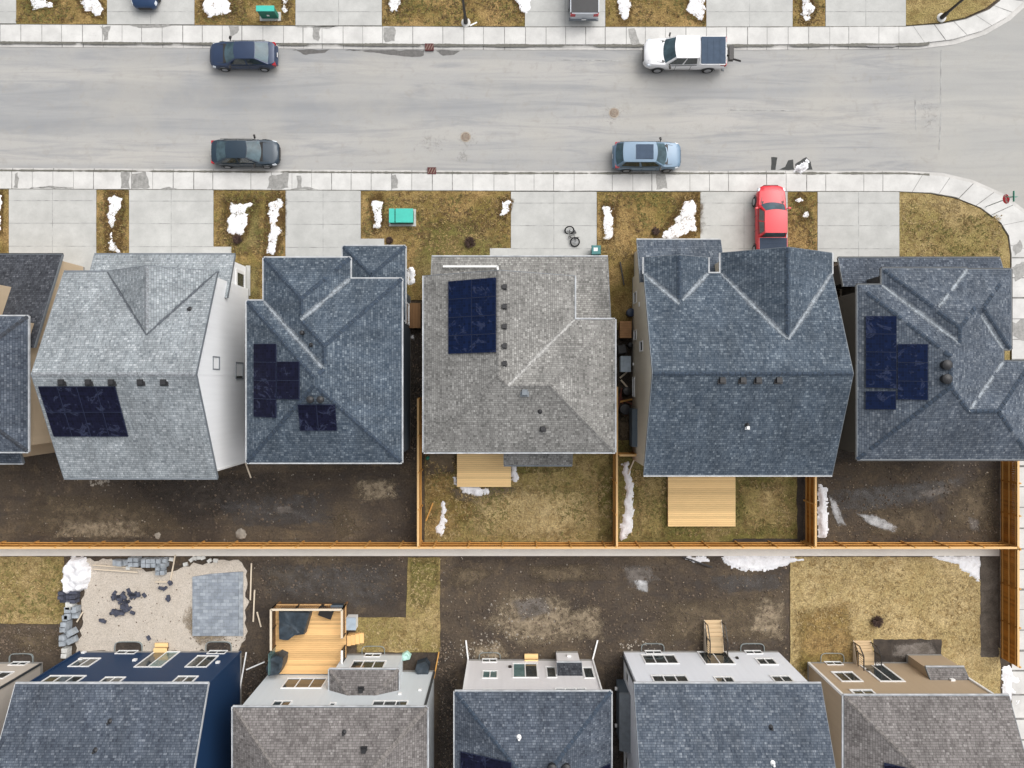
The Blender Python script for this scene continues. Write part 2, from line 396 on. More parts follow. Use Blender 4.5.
def clip(poly, a, b, c):
    out = []; n = len(poly)
    for i in range(n):
        p, q = poly[i], poly[(i+1) % n]; dp = a*p[0]+b*p[1]+c; dq = a*q[0]+b*q[1]+c
        if dp >= 0: out.append(p)
        if (dp > 0 > dq) or (dp < 0 < dq):
            t = dp/(dp-dq); out.append((p[0]+t*(q[0]-p[0]), p[1]+t*(q[1]-p[1])))
    return out if len(out) > 2 else []
def area(p): return abs(sum(p[i][0]*p[(i+1)%len(p)][1]-p[(i+1)%len(p)][0]*p[i][1] for i in range(len(p))))/2 if len(p) > 2 else 0
def pieces(rs):
    res = []
    for i, r in enumerate(rs):
        for sd, f in r.planes.items():
            poly = r.poly()
            for k, g in r.planes.items():
                if k != sd and poly: poly = clip(poly, g[0]-f[0], g[1]-f[1], g[2]-f[2])
            L = [poly] if area(poly) > .004 else []
            for j, q in enumerate(rs):
                if j == i: continue
                e = -1e-4 if j < i else 1e-4
                hps = q.hp() + [(g[0]-f[0], g[1]-f[1], g[2]-f[2]-e) for g in q.planes.values()]
                N = []
                for P in L:
                    cur = P
                    for h in hps:
                        o = clip(cur, -h[0], -h[1], -h[2])
                        if area(o) > .002: N.append(o)
                        cur = clip(cur, *h)
                        if area(cur) < .002: break
                L = N
            res += [(i, sd, f, P) for P in L]
    return res
def roofz(rs, x, y):
    zs = [z for z in (r.z(x, y) for r in rs) if z is not None]
    return max(zs) if zs else None
def topplane(rs, x, y):
    best = None
    for i, r in enumerate(rs):
        z = r.z(x, y)
        if z is None: continue
        f = min(r.planes.values(), key=lambda g: g[0]*x+g[1]*y+g[2])
        if best is None or z > best[0]+1e-5: best = (z, f)
    return best
def segs_outside(a, b, rs, me, d):
    """portions [t0,t1] of segment a-b outside the other rects (inset by d)"""
    iv = [(0.0, 1.0)]
    for j, r in enumerate(rs):
        if j == me: continue
        e = (1e-4 if j < me else -1e-4)
        di = d(r)
        lo, hi = 0.0, 1.0
        for A, B, C in ((1,0,-(r.x0+di)+e), (-1,0,(r.x1-di)+e), (0,1,-(r.y0+di)+e), (0,-1,(r.y1-di)+e)):
            fa = A*a[0]+B*a[1]+C; fb = A*b[0]+B*b[1]+C
            if fa < 0 and fb < 0: lo, hi = 1, 0; break
            if fa*fb < 0:
                t = fa/(fa-fb)
                if fa < 0: lo = max(lo, t)
                else: hi = min(hi, t)
        if lo < hi:
            n = []
            for s, t in iv:
                if hi <= s or lo >= t: n.append((s, t)); continue
                if lo > s: n.append((s, lo))
                if hi < t: n.append((hi, t))
            iv = n
    return [(s, t) for s, t in iv if t-s > 1e-4]

class House:
    def __init__(s, label, px, py, cat='house', group='detached houses'):
        s.e = empty('house', W(px, py), label, cat, group); s.rs = {}
    def roof(s, key, rs, roofm, capm, valm, gutm, wallm, z0=0.0, wall=True, name='roof', wname='wall', fasc=.2, rakem='trim_slate'):
        s.rs[key] = rs
        mb = MB(); EX = []
        pcs = pieces(rs)
        for i, sd, f, P in pcs:
            pts = [(x, y, f[0]*x+f[1]*y+f[2]) for x, y in P]
            g = math.hypot(f[0], f[1]); k = math.sqrt(1+g*g)
            dx, dy = f[0]/g, f[1]/g
            uv = [((-dy*x+dx*y), (dx*x+dy*y)*k) for x, y in P]
            ar = sum(P[n][0]*P[(n+1)%len(P)][1]-P[(n+1)%len(P)][0]*P[n][1] for n in range(len(P)))
            if ar < 0: pts.reverse(); uv.reverse()
            mb.face(pts, uv)
        seen = set()
        for i, sd, f, P in pcs:
            n = len(P)
            for a in range(n):
                p, q = P[a], P[(a+1)%n]; L = math.hypot(q[0]-p[0], q[1]-p[1])
                if L < .25: continue
                nx, ny = -(q[1]-p[1])/L, (q[0]-p[0])/L; d = .03; N = max(3, int(L/.3)); run = None; runs = []
                for k in range(N+1):
                    ok = None
                    if k < N:
                        u = (k+.5)/N; m = (p[0]+(q[0]-p[0])*u, p[1]+(q[1]-p[1])*u)
                        t1 = topplane(rs, m[0]+nx*d, m[1]+ny*d); t2 = topplane(rs, m[0]-nx*d, m[1]-ny*d); key2 = (round(m[0]*4), round(m[1]*4))
                        if t1 and t2 and max(abs(t1[1][0]-t2[1][0]), abs(t1[1][1]-t2[1][1])) > .02 and abs(t1[0]-t2[0]) < .2 and key2 not in seen:
                            seen.add(key2); ok = (t1[1], t2[1], f[0]*m[0]+f[1]*m[1]+f[2] > (t1[0]+t2[0])/2)
                    if ok and run and run[2] == ok: run[1] = (k+1)/N
                    else:
                        if run: runs.append(run)
                        run = [k/N, (k+1)/N, ok] if ok else None
                A0 = Vector((p[0], p[1], f[0]*p[0]+f[1]*p[1]+f[2])); B0 = Vector((q[0], q[1], f[0]*q[0]+f[1]*q[1]+f[2]))
                for u0, u1, (f1, f2, convex) in runs:
                    A, B = A0.lerp(B0, u0), A0.lerp(B0, u1)
                    if (B-A).length < .5: continue
                    T = MB(); wd = .13 if convex else (.15 if valm == 'valley_dark' else .30)
                    def side(sgn, pl):
                        hx, hy = nx*sgn*wd, ny*sgn*wd
                        return Vector((hx, hy, pl[0]*hx+pl[1]*hy))
                    l1, l2 = side(1, f1), side(-1, f2); up = Vector((0,0,.03 if convex else .016))
                    if convex:
                        steps = max(1, int((B-A).length/.3))
                        for k in range(steps):
                            a0 = A.lerp(B, k/steps); b0 = A.lerp(B, (k+.86)/steps)
                            T.face([a0+up, b0+up, b0+l1+up, a0+l1+up]); T.face([a0+up, a0+l2+up, b0+l2+up, b0+up])
                        EX.append((T, True))
                    else:
                        vv = []; fd = []; ff = []; st = 8
                        for k in range(st+1):
                            c = A.lerp(B, k/st); g2 = .45+.55*math.sin(math.pi*min(1, max(0, .12+.8*k/st)))
                            for mult, fv in ((1.0*g2, 0.0), (.4*g2, .42)): vv.append(c+l1*mult+up); fd.append(fv)
                            vv.append(c+up); fd.append(.72)
                            for mult, fv in ((.4*g2, .42), (1.0*g2, 0.0)): vv.append(c+l2*mult+up); fd.append(fv)
                        for k in range(st):
                            for z_ in range(4): ff.append((k*5+z_, (k+1)*5+z_, (k+1)*5+z_+1, k*5+z_+1))
                        EX.append(((vv, fd, ff), False))
        # fascia + gutters / rake boards
        fs = MB(); gt = MB(); hasg = False
        for i, r in enumerate(rs):
            for sd, a, b, o in (('S',(r.x0,r.y0),(r.x1,r.y0),(0,-1)),('E',(r.x1,r.y0),(r.x1,r.y1),(1,0)),('N',(r.x1,r.y1),(r.x0,r.y1),(0,1)),('W',(r.x0,r.y1),(r.x0,r.y0),(-1,0))):
                if sd in r.noedge: continue
                for t0, t1 in segs_outside(a, b, rs, i, lambda q: 0):
                    p = (a[0]+(b[0]-a[0])*t0, a[1]+(b[1]-a[1])*t0); q = (a[0]+(b[0]-a[0])*t1, a[1]+(b[1]-a[1])*t1)
                    N = 1 if sd in r.planes else 24
                    for k in range(N):
                        p1 = (p[0]+(q[0]-p[0])*k/N, p[1]+(q[1]-p[1])*k/N); q1 = (p[0]+(q[0]-p[0])*(k+1)/N, p[1]+(q[1]-p[1])*(k+1)/N)
                        zp, zq = r.z(*p1), r.z(*q1)
                        ox, oy = o[0]*.03, o[1]*.03
                        fs.hexa([(p1[0],p1[1],zp-fasc),(q1[0],q1[1],zq-fasc),(q1[0]+ox,q1[1]+oy,zq-fasc),(p1[0]+ox,p1[1]+oy,zp-fasc),
                                 (p1[0],p1[1],zp+.005),(q1[0],q1[1],zq+.005),(q1[0]+ox,q1[1]+oy,zq+.012),(p1[0]+ox,p1[1]+oy,zp+.012)])
                    if sd in r.planes and gutm:
                        hasg = True; e0, e1 = .032, .105; z = r.ze
                        dx, dy = (q[0]-p[0]), (q[1]-p[1]); L = math.hypot(dx, dy); dx, dy = dx/L*.02, dy/L*.02
                        P4 = [(p[0]-dx+o[0]*e, p[1]-dy+o[1]*e) for e in (e0, e1)]; Q4 = [(q[0]+dx+o[0]*e, q[1]+dy+o[1]*e) for e in (e0, e1)]
                        gt.hexa([(*P4[0],z-.14),(*Q4[0],z-.14),(*Q4[1],z-.12),(*P4[1],z-.12),(*P4[0],z-.01),(*Q4[0],z-.01),(*Q4[1],z-.005),(*P4[1],z-.005)])
        R_ = mb.build(name, M[roofm], s.e)
        for T, cv in EX:
            if cv: T.build('ridge_cap', M[capm], R_)
            else:
                o_ = Vector(org(s.e)); me = bpy.data.meshes.new('valley'); me.from_pydata([tuple(v-o_) for v in T[0]], [], T[2]); me.materials.append(softmat(valm))
                if sum(p_.normal.z for p_ in me.polygons) < 0: me.flip_normals()
                at = me.attributes.new('fade', 'FLOAT', 'POINT'); at.data.foreach_set('value', T[1])
                ob = bpy.data.objects.new('valley', me); COL.objects.link(ob); ob.parent = R_
        fs.build('fascia', M[rakem or ('trim_dark' if not gutm else gutm)], R_)
        if hasg: gt.build('gutter', M['gutter_white' if gutm == 'trim_white' else gutm], R_)
        if wall:
            wb = MB(); fb = MB()
            for i, r in enumerate(rs):
                d = r.inset; x0, x1, y0, y1 = r.x0+d, r.x1-d, r.y0+d, r.y1-d
                for a, b in (((x0,y0),(x1,y0)),((x1,y0),(x1,y1)),((x1,y1),(x0,y1)),((x0,y1),(x0,y0))):
                    for t0, t1 in segs_outside(a, b, rs, i, lambda q: q.inset):
                        L = math.hypot(b[0]-a[0], b[1]-a[1])*(t1-t0); N = max(1, int(L/.4))
                        for k in range(N):
                            u, v = t0+(t1-t0)*k/N, t0+(t1-t0)*(k+1)/N
                            p = (a[0]+(b[0]-a[0])*u, a[1]+(b[1]-a[1])*u); q = (a[0]+(b[0]-a[0])*v, a[1]+(b[1]-a[1])*v)
                            zp, zq = (roofz(rs, *p) or r.ze)-.06, (roofz(rs, *q) or r.ze)-.06
                            wb.face([(*p,z0+.3),(*q,z0+.3),(*q,zq),(*p,zp)])
                            fb.face([(*p,z0-.1),(*q,z0-.1),(*q,z0+.3),(*p,z0+.3)])
            wb.build(wname, M[wallm], s.e); fb.build('foundation', M['foundation'], s.e)
        return R_
    def hit(s, px, py, key='main'):
        rs = s.rs[key]; z = rs[0].ze+1
        for _ in range(60):
            x, y, _z = W(px, py, z); t = topplane(rs, x, y)
            if not t: return None
            z = z*.4+t[0]*.6
        return Vector((x, y, t[0])), t[1]
    def onplane(s, px, py, f):
        z = 7.0
        for _ in range(60):
            x, y, _z = W(px, py, z); z = z*.4+.6*(f[0]*x+f[1]*y+f[2])
        return Vector((x, y, z))
    def vent(s, px, py, key='main', kind='box', mat='plastic_black', sz=.34):
        h = s.hit(px, py, key)
        if not h: return
        p, f = h; mb = MB(); x, y, z = p; nm = 'roof_vent'
        if kind == 'box':
            mb.rbox(x, y, sz*1.35, sz*1.35, z-.08, z+.02, 0); mb.rbox(x, y, sz, sz, z, z+.2, 0, top=.85)
        elif kind == 'round':
            mb.lathe((x,y,z-.1), [(sz*.62,0),(sz*.62,.24),(sz*.72,.26),(sz*.72,.36),(sz*.5,.44),(.02,.47)], 16)
        else:
            nm = 'vent_pipe'; mb.lathe((x,y,z-.1), [(.2,0),(.12,.14),(.07,.18),(.07,.34)], 10)
        o = mb.build(nm, M[mat], s.e, smooth=(kind != 'box'))
        if kind == 'pipe':
            w = MB(); w.lathe((x,y,z+.245), [(.06,0),(.05,.01)], 10); w.build('pipe_cap', M['trim_white' if mat != 'plastic_black' else 'plastic_black'], o)
    def panels(s, tl, tr, bl, cols, rows, key='main', skip=(), mat='solar'):
        c = ((tr[0]+bl[0])/2, (tr[1]+bl[1])/2); h = s.hit(*c, key)
        f = h[1]; n = Vector((-f[0], -f[1], 1)).normalized()
        A, B, C = (s.onplane(*q, f) for q in (tl, tr, bl))
        u, v = B-A, C-A; gu, gv = u.normalized()*.006, v.normalized()*.006
        for i in range(cols):
            for j in range(rows):
                if (i, j) in skip: continue
                a = A+u*(i/cols)+v*(j/rows)+gu+gv; U = u/cols-2*gu; V = v/rows-2*gv
                mb = MB(); lo, hi = n*.04, n*.10
                mb.hexa([a+lo, a+U+lo, a+U+V+lo, a+V+lo, a+hi, a+U+hi, a+U+V+hi, a+V+hi])
                P = mb.build('solar_panel', M['solar_frame'], s.e)
                cb = MB(); iu, iv = U.normalized()*.018, V.normalized()*.018; t = n*.104
                lu, lv = U.length-.036, V.length-.036
                cb.face([a+iu+iv+t, a+U-iu+iv+t, a+U+V-iu-iv+t, a+V+iu-iv+t], [(0,0),(lu,0),(lu,lv),(0,lv)])
                cb.build('cell_sheet', M[mat], P)
    def window(s, ax, pl, a0, a1, z0, z1, n=2, glass='glass', frame='trim_white', name='window', fw=.09, light=None):
        """ax: facing N, E or W; pl the wall plane"""
        sg = {'N': 1, 'E': 1, 'W': -1, 'S': -1}[ax]
        def Q(a, d, z): return (a, pl+d*sg, z) if ax in 'NS' else (pl+d*sg, a, z)
        def bx(mb, u0, u1, v0, v1, d0, d1):
            mb.hexa([Q(u0,d0,v0),Q(u1,d0,v0),Q(u1,d1,v0),Q(u0,d1,v0),Q(u0,d0,v1),Q(u1,d0,v1),Q(u1,d1,v1),Q(u0,d1,v1)])
        fr = MB(); bx(fr, a0, a1, z0, z0+fw, -.05, .07); bx(fr, a0, a1, z1-fw, z1, -.05, .05)
        bx(fr, a0, a0+fw, z0+fw, z1-fw, -.05, .05); bx(fr, a1-fw, a1, z0+fw, z1-fw, -.05, .05)
        for k in range(1, n):
            c = a0+(a1-a0)*k/n; bx(fr, c-.035, c+.035, z0+fw, z1-fw, -.05, .045)
        o = fr.build(name, M[frame], s.e, merge=True)
        for k in range(n):
            pb = MB(); c0 = a0+(a1-a0)*k/n+.03; c1 = a0+(a1-a0)*(k+1)/n-.03
            bx(pb, c0, c1, z0+fw*.8, z1-fw*.8, -.05, .015 + .002*k)
            pb.build('pane', M['glass_teal' if light == k else glass], o, merge=True)
    def winN(s, Yw, x0, x1, yb, yt, n=2, **k):
        z0 = H - abs(Yw)*F/(yb-384); z1 = H - abs(Yw)*F/(yt-384); zm = (z0+z1)/2
        s.window('N', Yw, XW(x0, zm), XW(x1, zm), z0, z1, n, **k)

ZE, ZL = 6.4, 3.2
# ---- street-side row
h = House('light grey shingled gable house with tall white side wall and black solar array', 140, 375)
HT1 = h
h.roof('main', [RP(64, 217, 272, 478, ZE, g='EW'), RP(107.5, 216.8, 271, 380, ZE, p=.56, g='NS', none='S', inset=.3)], 'roof_light', 'cap_light', 'valley_dark', 'trim_slate', 'wall_white')
h.roof('porch', [RP(94.5, 234.5, 254.6, 300, ZL, p=.42, g='EWS', none='S')], 'roof_light', 'cap_light', 'valley_dark', 'trim_slate', 'wall_white')
for x, y in ((62,382),(89,382),(112,382),(141,382),(164,382)): h.vent(x, y)
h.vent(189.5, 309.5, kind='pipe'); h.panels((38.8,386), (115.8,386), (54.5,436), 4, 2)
Xe = h.rs['main'][0].x1-.33
Xg = h.rs['porch'][0].x1-.33
h.window('E', Xg, 6.35, 7.9, .45, 2.15, 1, fw=.22)
h.window('E', Xe, .9, 1.75, 5.3, 6.3, 1, fw=.07, frame='trim_slate'); h.window('E', Xe, .35, 1.5, 1.3, 2.6, 1, fw=.07, frame='trim_slate')
db = MB(); db.bar((Xe+.05, h.rs['main'][0].y0+.4, .1), (Xe+.05, h.rs['main'][0].y0+.4, 6.1), .1); db.build('downspout', M['trim_white'], h.e)

h = House('dark blue hip-roofed house with white gutters and three small solar arrays', 325, 370)
HT2 = h
h.roof('main', [RP(247, 401.5, 301, 462.3, ZE), RP(264, 401.5, 279, 462.3, ZE), RP(264, 350, 258, 462.3, ZE)], 'roof_blue', 'cap_blue', 'valley', 'trim_white', 'wall_slate')
h.roof('porch', [RP(343, 405, 246.3, 320, ZL)], 'roof_blue', 'cap_blue', 'valley', 'trim_white', 'wall_slate')
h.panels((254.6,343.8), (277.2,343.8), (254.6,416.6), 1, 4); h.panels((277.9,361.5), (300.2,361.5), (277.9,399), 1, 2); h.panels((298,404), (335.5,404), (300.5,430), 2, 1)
for x in (311, 321.2): h.vent(x, 399.5, kind='round', sz=.3)
h.vent(303, 333, kind='round', sz=.2); h.vent(311.5, 345, kind='pipe')
Xe = h.rs['main'][0].x1-.33
for a0, a1, z0, z1 in ((4.1,5.6,1.1,2.5),(6.9,7.9,1.2,2.4),(2.0,2.9,4.0,5.2)): h.window('E', Xe, a0, a1, z0, z1, 1)

h = House('warm grey roofed house with cedar deck behind and tall solar array on its left slope', 515, 360)
HT3 = h
h.roof('main', [RP(424, 574.6, 276, 452, ZE, g='N'), RP(424.2, 614.8, 319.5, 452, ZE)], 'roof_grey', 'cap_grey', 'valley_grey', 'trim_white', 'wall_grey')
h.roof('porch', [RP(432, 607.5, 256.8, 322, ZL, p=.36, g='EWS', none='S')], 'roof_grey', 'cap_grey', 'valley_grey', 'trim_white', 'wall_grey')
h.roof('lean', [RP(504, 572, 442, 465, 2.9, p=.4, g='EWN', none='N')], 'roof_grey', 'cap_grey', 'valley_grey', 'trim_slate', 'wall_grey')
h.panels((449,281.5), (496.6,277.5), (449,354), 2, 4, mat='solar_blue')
for y in (287, 306.5, 326.5, 346, 363.5): h.vent(504, y, sz=.26)
h.vent(524.7, 392.3, sz=.38, mat='trim_slate'); h.vent(540, 411, kind='pipe'); h.vent(542.8, 428.5, sz=.3)
z0 = 3.75; mb = MB(); mb.bar(W(443, 266.4, z0), W(497.5, 266.4, z0), .12, .1); mb.bar(W(497.5, 266, z0), W(498, 270, z0), .12, .1); mb.build('downspout', M['trim_white'], h.e)

h = House('blue shingled gable house with beige side wall behind the red pickup', 740, 365)
HT4 = h
h.roof('main', [RP(644, 832, 273.5, 475, ZE, p=.44, g='EW'), RP(644.2, 708, 257.5, 380, ZE, p=.44, g='NS', none='S'), RP(721, 831.8, 253, 390, ZE, p=.54, g='NS', none='S', inset=.3)], 'roof_blue', 'cap_blue', 'valley', 'trim_white', 'wall_beige')
h.roof('porch', [RP(637, 720.5, 240, 285, ZL, p=.42, g='EWS', none='S')], 'roof_blue2', 'cap_blue', 'valley', 'trim_white', 'wall_beige')
for x in (722, 742.5, 758, 778.5): h.vent(x, 380, sz=.36)
h.vent(747, 424.5, kind='pipe'); h.vent(747.3, 427.5, kind='box', sz=.2, mat='trim_white')
Xw = h.rs['main'][0].x0+.33
for a0, a1, z0, z1 in ((3.05,3.75,1.0,1.9),(2.15,2.85,3.3,4.3),(-.9,.5,.5,1.2),(5.6,6.4,.9,1.9)): h.window('W', Xw, a0, a1, z0, z1, 1, fw=.07)
mb = MB(); mb.box(Xw-.35, Xw, -4.3, -1.7, .9, 2.2); mb.build('meter_cabinet', M['wall_slate'], h.e)
mb = MB(); mb.box(Xw-.06, Xw+.1, 5.2, 5.5, 2.9, 3.1); mb.build('wall_vent', M['trim_white'], h.e); mb = MB(); mb.box(Xw-.08, Xw+.1, 1.3, 1.5, .6, .8); mb.build('wall_vent', M['trim_white'], h.e)

h = House('slate blue house of many hips with two columns of deep blue solar panels', 940, 370)
HT5 = h
h.roof('main', [RP(857.5, 1003, 285, 459.3, ZE), RP(882, 1011, 269.5, 349, ZE), RP(882, 1003, 269.5, 459.3, ZE), RP(857.5, 1032, 361.5, 459.3, ZE), RP(882, 967, 268.4, 400, ZE)], 'roof_blue2', 'cap_blue', 'valley', 'trim_dark', 'wall_charcoal')
h.roof('porch', [RP(838.5, 1000, 258, 288, ZL, p=.38, g='WES', none='S')], 'roof_navy', 'cap_blue', 'valley', 'trim_dark', 'wall_charcoal')
h.panels((865.6,316), (896.7,316), (865.6,387.5), 1, 4, mat='solar_blue'); h.panels((865.4,391), (896,391), (865.4,409.3), 1, 1, mat='solar_blue'); h.panels((897.4,344), (928,344), (897.4,399.3), 1, 3, mat='solar_blue')
for y in (365, 379): h.vent(945, y, kind='round', sz=.42)

h = House('charcoal roofed house cut by the left edge with tan side wall', 20, 360)
HT0 = h
h.roof('main', [RP(-130, 27.6, 316.5, 451.5, ZE), RP(-130, -8, 277, 451, ZE)], 'roof_navy', 'cap_dark', 'valley_dark', 'trim_white', 'wall_tan')
h.roof('porch', [RP(-110, 62, 254.6, 350, ZL, p=.44, g='EWS', none='S')], 'roof_dark', 'cap_dark', 'valley_dark', 'trim_dark', 'wall_tan')
h.roof('lean', [RP(-30, 22.6, 440, 463, 4.4, p=.4, g='EWN', none='N')], 'roof_navy', 'cap_dark', 'valley_dark', 'trim_white', 'wall_tan')

for h_, a, b in ((HT1, 0, 0), (HT2, 0, 0), (HT3, 0, 0), (HT4, 0, 0), (HT5, 0, 0)):   # garden-side windows and patio doors
    r0 = h_.rs['main'][0]; Ys = r0.y0+.33; wd_ = r0.x1-r0.x0
    for u0, u1, v0, v1, n_ in ((.12, .30, 3.9, 5.3, 2), (.42, .54, 4.1, 5.3, 1), (.68, .88, 3.9, 5.3, 3), (.66, .88, 1.0, 2.6, 3), (.14, .33, .5, 2.6, 2)):
        h_.window('S', Ys, r0.x0+wd_*u0, r0.x0+wd_*u1, v0, v1, n_)
# ---- lane-side row (rear walls face the camera)
def well(h, Yw, x0, x1, y0):
    """corrugated half-round window well with a basement window"""
    xa, xb = XW(x0), XW(x1); yo = YW(y0); c = (xa+xb)/2; rx = (xb-xa)/2
    mb = MB(); n = 18; P = []
    for k in range(n+1):
        t = math.pi*k/n; ex = abs(math.cos(t))**.4*(1 if math.cos(t) > 0 else -1); ey = abs(math.sin(t))**.4
        P.append((c+rx*ex, Yw+(yo-Yw)*ey))
    for a, b in zip(P, P[1:]):
        ia = (c+(a[0]-c)*.96, Yw+(a[1]-Yw)*.95); ib = (c+(b[0]-c)*.96, Yw+(b[1]-Yw)*.95)
        mb.hexa([(*ia,-.1),(*ib,-.1),(*b,-.1),(*a,-.1),(*ia,.13),(*ib,.13),(*b,.13),(*a,.13)])
    o = mb.build('window_well', M['galv'], h.e)
    fl = MB(); fl.face([(c+(p[0]-c)*.94, Yw+(p[1]-Yw)*.92, .03) for p in P]); fl.build('well_bed', M['peat'], o)
    h.window('N', Yw, c-rx*.7, c+rx*.7, .02, .62, 2, fw=.06)

h = House('navy blue house with slate roof beside the half-built paver patio', 110, 760)
r = RP(15.4, 208, 684, 905, ZE, g='EW')
h.roof('main', [r], 'roof_navy', 'cap_dark', 'valley', 'trim_white', 'wall_navy', rakem='gutter_white'); Yw = r.y1-.33
h.winN(Yw, 74, 95, 658.5, 667, 2); h.winN(Yw, 144, 171, 652, 667.5, 2, light=1); h.winN(Yw, 191, 213, 656, 667.5, 2)
h.winN(Yw, 44, 81, 676, 684, 3); h.winN(Yw, 101, 122, 677.5, 684, 2); h.winN(Yw, 174, 195, 676.5, 684, 2)
well(h, Yw, 115, 143, 641); well(h, Yw, 206, 232, 641)
h.vent(109.5, 722, kind='pipe'); h.vent(95, 751, kind='pipe')
mb = MB(); Xc = r.x1-.33
mb.bar((Xc+.04, Yw+.04, .3), (Xc+.04, Yw+.04, 6.2), .12); mb.build('corner_trim', M['wall_navy'], h.e); mb = MB()
mb.bar((r.x0+.29, Yw+.04, .3), (r.x0+.29, Yw+.04, 6.2), .12); mb.build('corner_trim', M['wall_navy'], h.e)
mb = MB()
for x, y, z in ((81,662,1.6),(135,664,1.8),(218,664,2.2),(84,651,.4)):
    k = XW(x, z); mb.box(k-.12, k+.12, Yw, Yw+.12, z-.1, z+.14); mb.build('wall_vent', M['trim_white'], h.e); mb = MB()

h = House('pale blue-grey house with brown hip roof and cedar deck', 330, 760)
r = RP(233, 427, 707.5, 915, ZE); r.inset = .25
h.roof('main', [r], 'roof_brown', 'cap_brown', 'valley', 'trim_white', 'wall_pale'); Yw = r.y1-.25
h.roof('bump', [RP(329.5, 398.5, 669.8, 712, 3.35, p=.55, g='S', none='S', inset=.2)], 'roof_brown', 'cap_brown', 'valley', 'trim_white', 'wall_pale')
Yb = h.rs['bump'][0].y1-.2
h.winN(Yw, 284, 325, 678.5, 688.5, 3); h.winN(Yw, 272, 291, 701, 707, 2); h.winN(Yw, 329, 336, 703, 706.5, 1); h.winN(Yw, 372, 408, 701, 706.5, 3)
h.winN(Yb, 351, 385, 661, 668.8, 3); well(h, Yb, 362, 385, 645.5)
h.vent(361, 690, 'bump', sz=.3); h.vent(344, 733, kind='pipe'); h.vent(364, 750, sz=.3)
mb = MB(); mb.bar((r.x1-.22, Yw-.02, .3), (r.x1-.22, Yw-.02, 6.2), .14); mb.build('corner_trim', M['trim_dark'], h.e)
mb = MB()
for x, z in ((400, 3.9), (420, 3.3), (352, .9)):
    k = XW(x, z); mb.box(k-.11, k+.11, Yw, Yw+.1, z-.1, z+.12); mb.build('wall_vent', M['trim_white'], h.e); mb = MB()

h = House('narrow house with slate hip roof, grey rear wall and small fireplace bump-out', 533, 760)
r = RP(455, 611, 692, 900, ZE); r.inset = .42
h.roof('main', [r], 'roof_navy', 'cap_blue', 'valley', 'trim_white', 'wall_lilac'); Yw = r.y1-.42
h.winN(Yw, 482, 498, 671, 678.5, 2, glass='glass_teal'); h.winN(Yw, 512.5, 538, 663.5, 678, 2, light=0); h.winN(Yw, 546, 556.5, 667, 678, 1)
h.winN(Yw, 583, 594, 667.5, 678.5, 1); h.winN(Yw, 555, 587, 688.5, 694, 3); h.winN(Yw, 483, 492, 689.5, 694, 1)
h.roof('bump', [Rc(XW(557,2.3), XW(581.5,2.3), Yw-.2, Yw+.62, 2.3, p=1.0, g='EWS', none='S', inset=.06)], 'roof_dark', 'cap_dark', 'valley', 'trim_white', 'wall_lilac')
well(h, Yw, 479, 500.5, 652)
mb = MB(); k = XW(510, 1.5); mb.lathe((k, Yw, 1.5), [(.12,0),(.12,.12)], 10, 'Y'); mb.build('wall_vent', M['metal_black'], h.e)
mb = MB(); k = XW(569, .9); mb.box(k-.13, k+.13, Yw+.5, Yw+.68, .8, 1.1); mb.build('flue_cap', M['trim_white'], h.e)
h.vent(519, 738, kind='pipe', mat='trim_white'); h.vent(552, 767, kind='round', sz=.4); h.vent(566, 767, kind='round', sz=.4)
h.panels((461,750.7), (512,762), (461,830), 2, 4); h.panels((583,775), (609.5,763), (583,850), 1, 4)
mb = MB()
for x, q in ((r.x0+.44, 466), (r.x1-.44, 597.5)): mb = MB(); mb.bar((x, Yw+.06, .25), (x, Yw+.06, 6.1), .09); mb.bar((x, Yw+.06, .2), (XW(q), YW(640), .06), .1, .08); mb.build('downspout', M['trim_white'], h.e)

h = House('pale grey house with plain blue gable roof and small back-door stair', 727, 760)
r = RP(634, 821, 684, 905, ZE, g='EW')
h.roof('main', [r], 'roof_blue2', 'cap_blue', 'valley', 'trim_white', 'wall_ice'); Yw = r.y1-.33
h.winN(Yw, 643, 677, 655, 664, 3); h.winN(Yw, 701, 731, 652, 664.5, 2); h.winN(Yw, 757, 775.5, 658.5, 665, 2)
h.winN(Yw, 652, 688, 675.5, 682.5, 3); h.winN(Yw, 715, 734, 677, 683, 2); h.winN(Yw, 772, 792, 676, 682.5, 2)
well(h, Yw, 641, 664, 643); well(h, Yw, 740, 764, 643)
h.vent(771, 728, kind='pipe'); h.vent(773, 764, kind='pipe', mat='trim_white')
Xw = r.x0+.33; mb = MB(); mb.box(Xw-.55, Xw+.1, Yw-5.6, Yw-1.9, .35, 2.7); mb.build('side_bay', M['wall_slate'], h.e)
mb = MB(); mb.hexa([(Xw-.7,Yw-5.7,2.71),(Xw+.1,Yw-5.7,2.71),(Xw+.1,Yw-1.8,2.71),(Xw-.7,Yw-1.8,2.71),(Xw-.7,Yw-5.7,2.78),(Xw+.1,Yw-5.7,3.2),(Xw+.1,Yw-1.8,3.2),(Xw-.7,Yw-1.8,2.78)]); mb.build('bay_roof', M['trim_slate'], h.e)
h.window('W', Xw, Yw-1.5, Yw-.7, 1.3, 2.4, 1); h.window('W', Xw, Yw-7.6, Yw-6.6, .9, 2.2, 1)
mb = MB()
for yy in (Yw-2.4, Yw-5.0): mb = MB(); mb.lathe((Xw-.7, yy, .7), [(.13,0),(.13,.2)], 12, 'X'); mb.build('wall_vent', M['trim_white'], h.e)
mb = MB(); mb.bar((Xw-.05, Yw-.3, .3), (Xw-.05, Yw-.3, 6.2), .1); mb.build('downspout', M['trim_dark'], h.e)
mb = MB(); k = XW(737, 1.4); mb.box(k-.08, k+.08, Yw, Yw+.1, 1.3, 1.55); mb.build('porch_lamp', M['metal_black'], h.e)

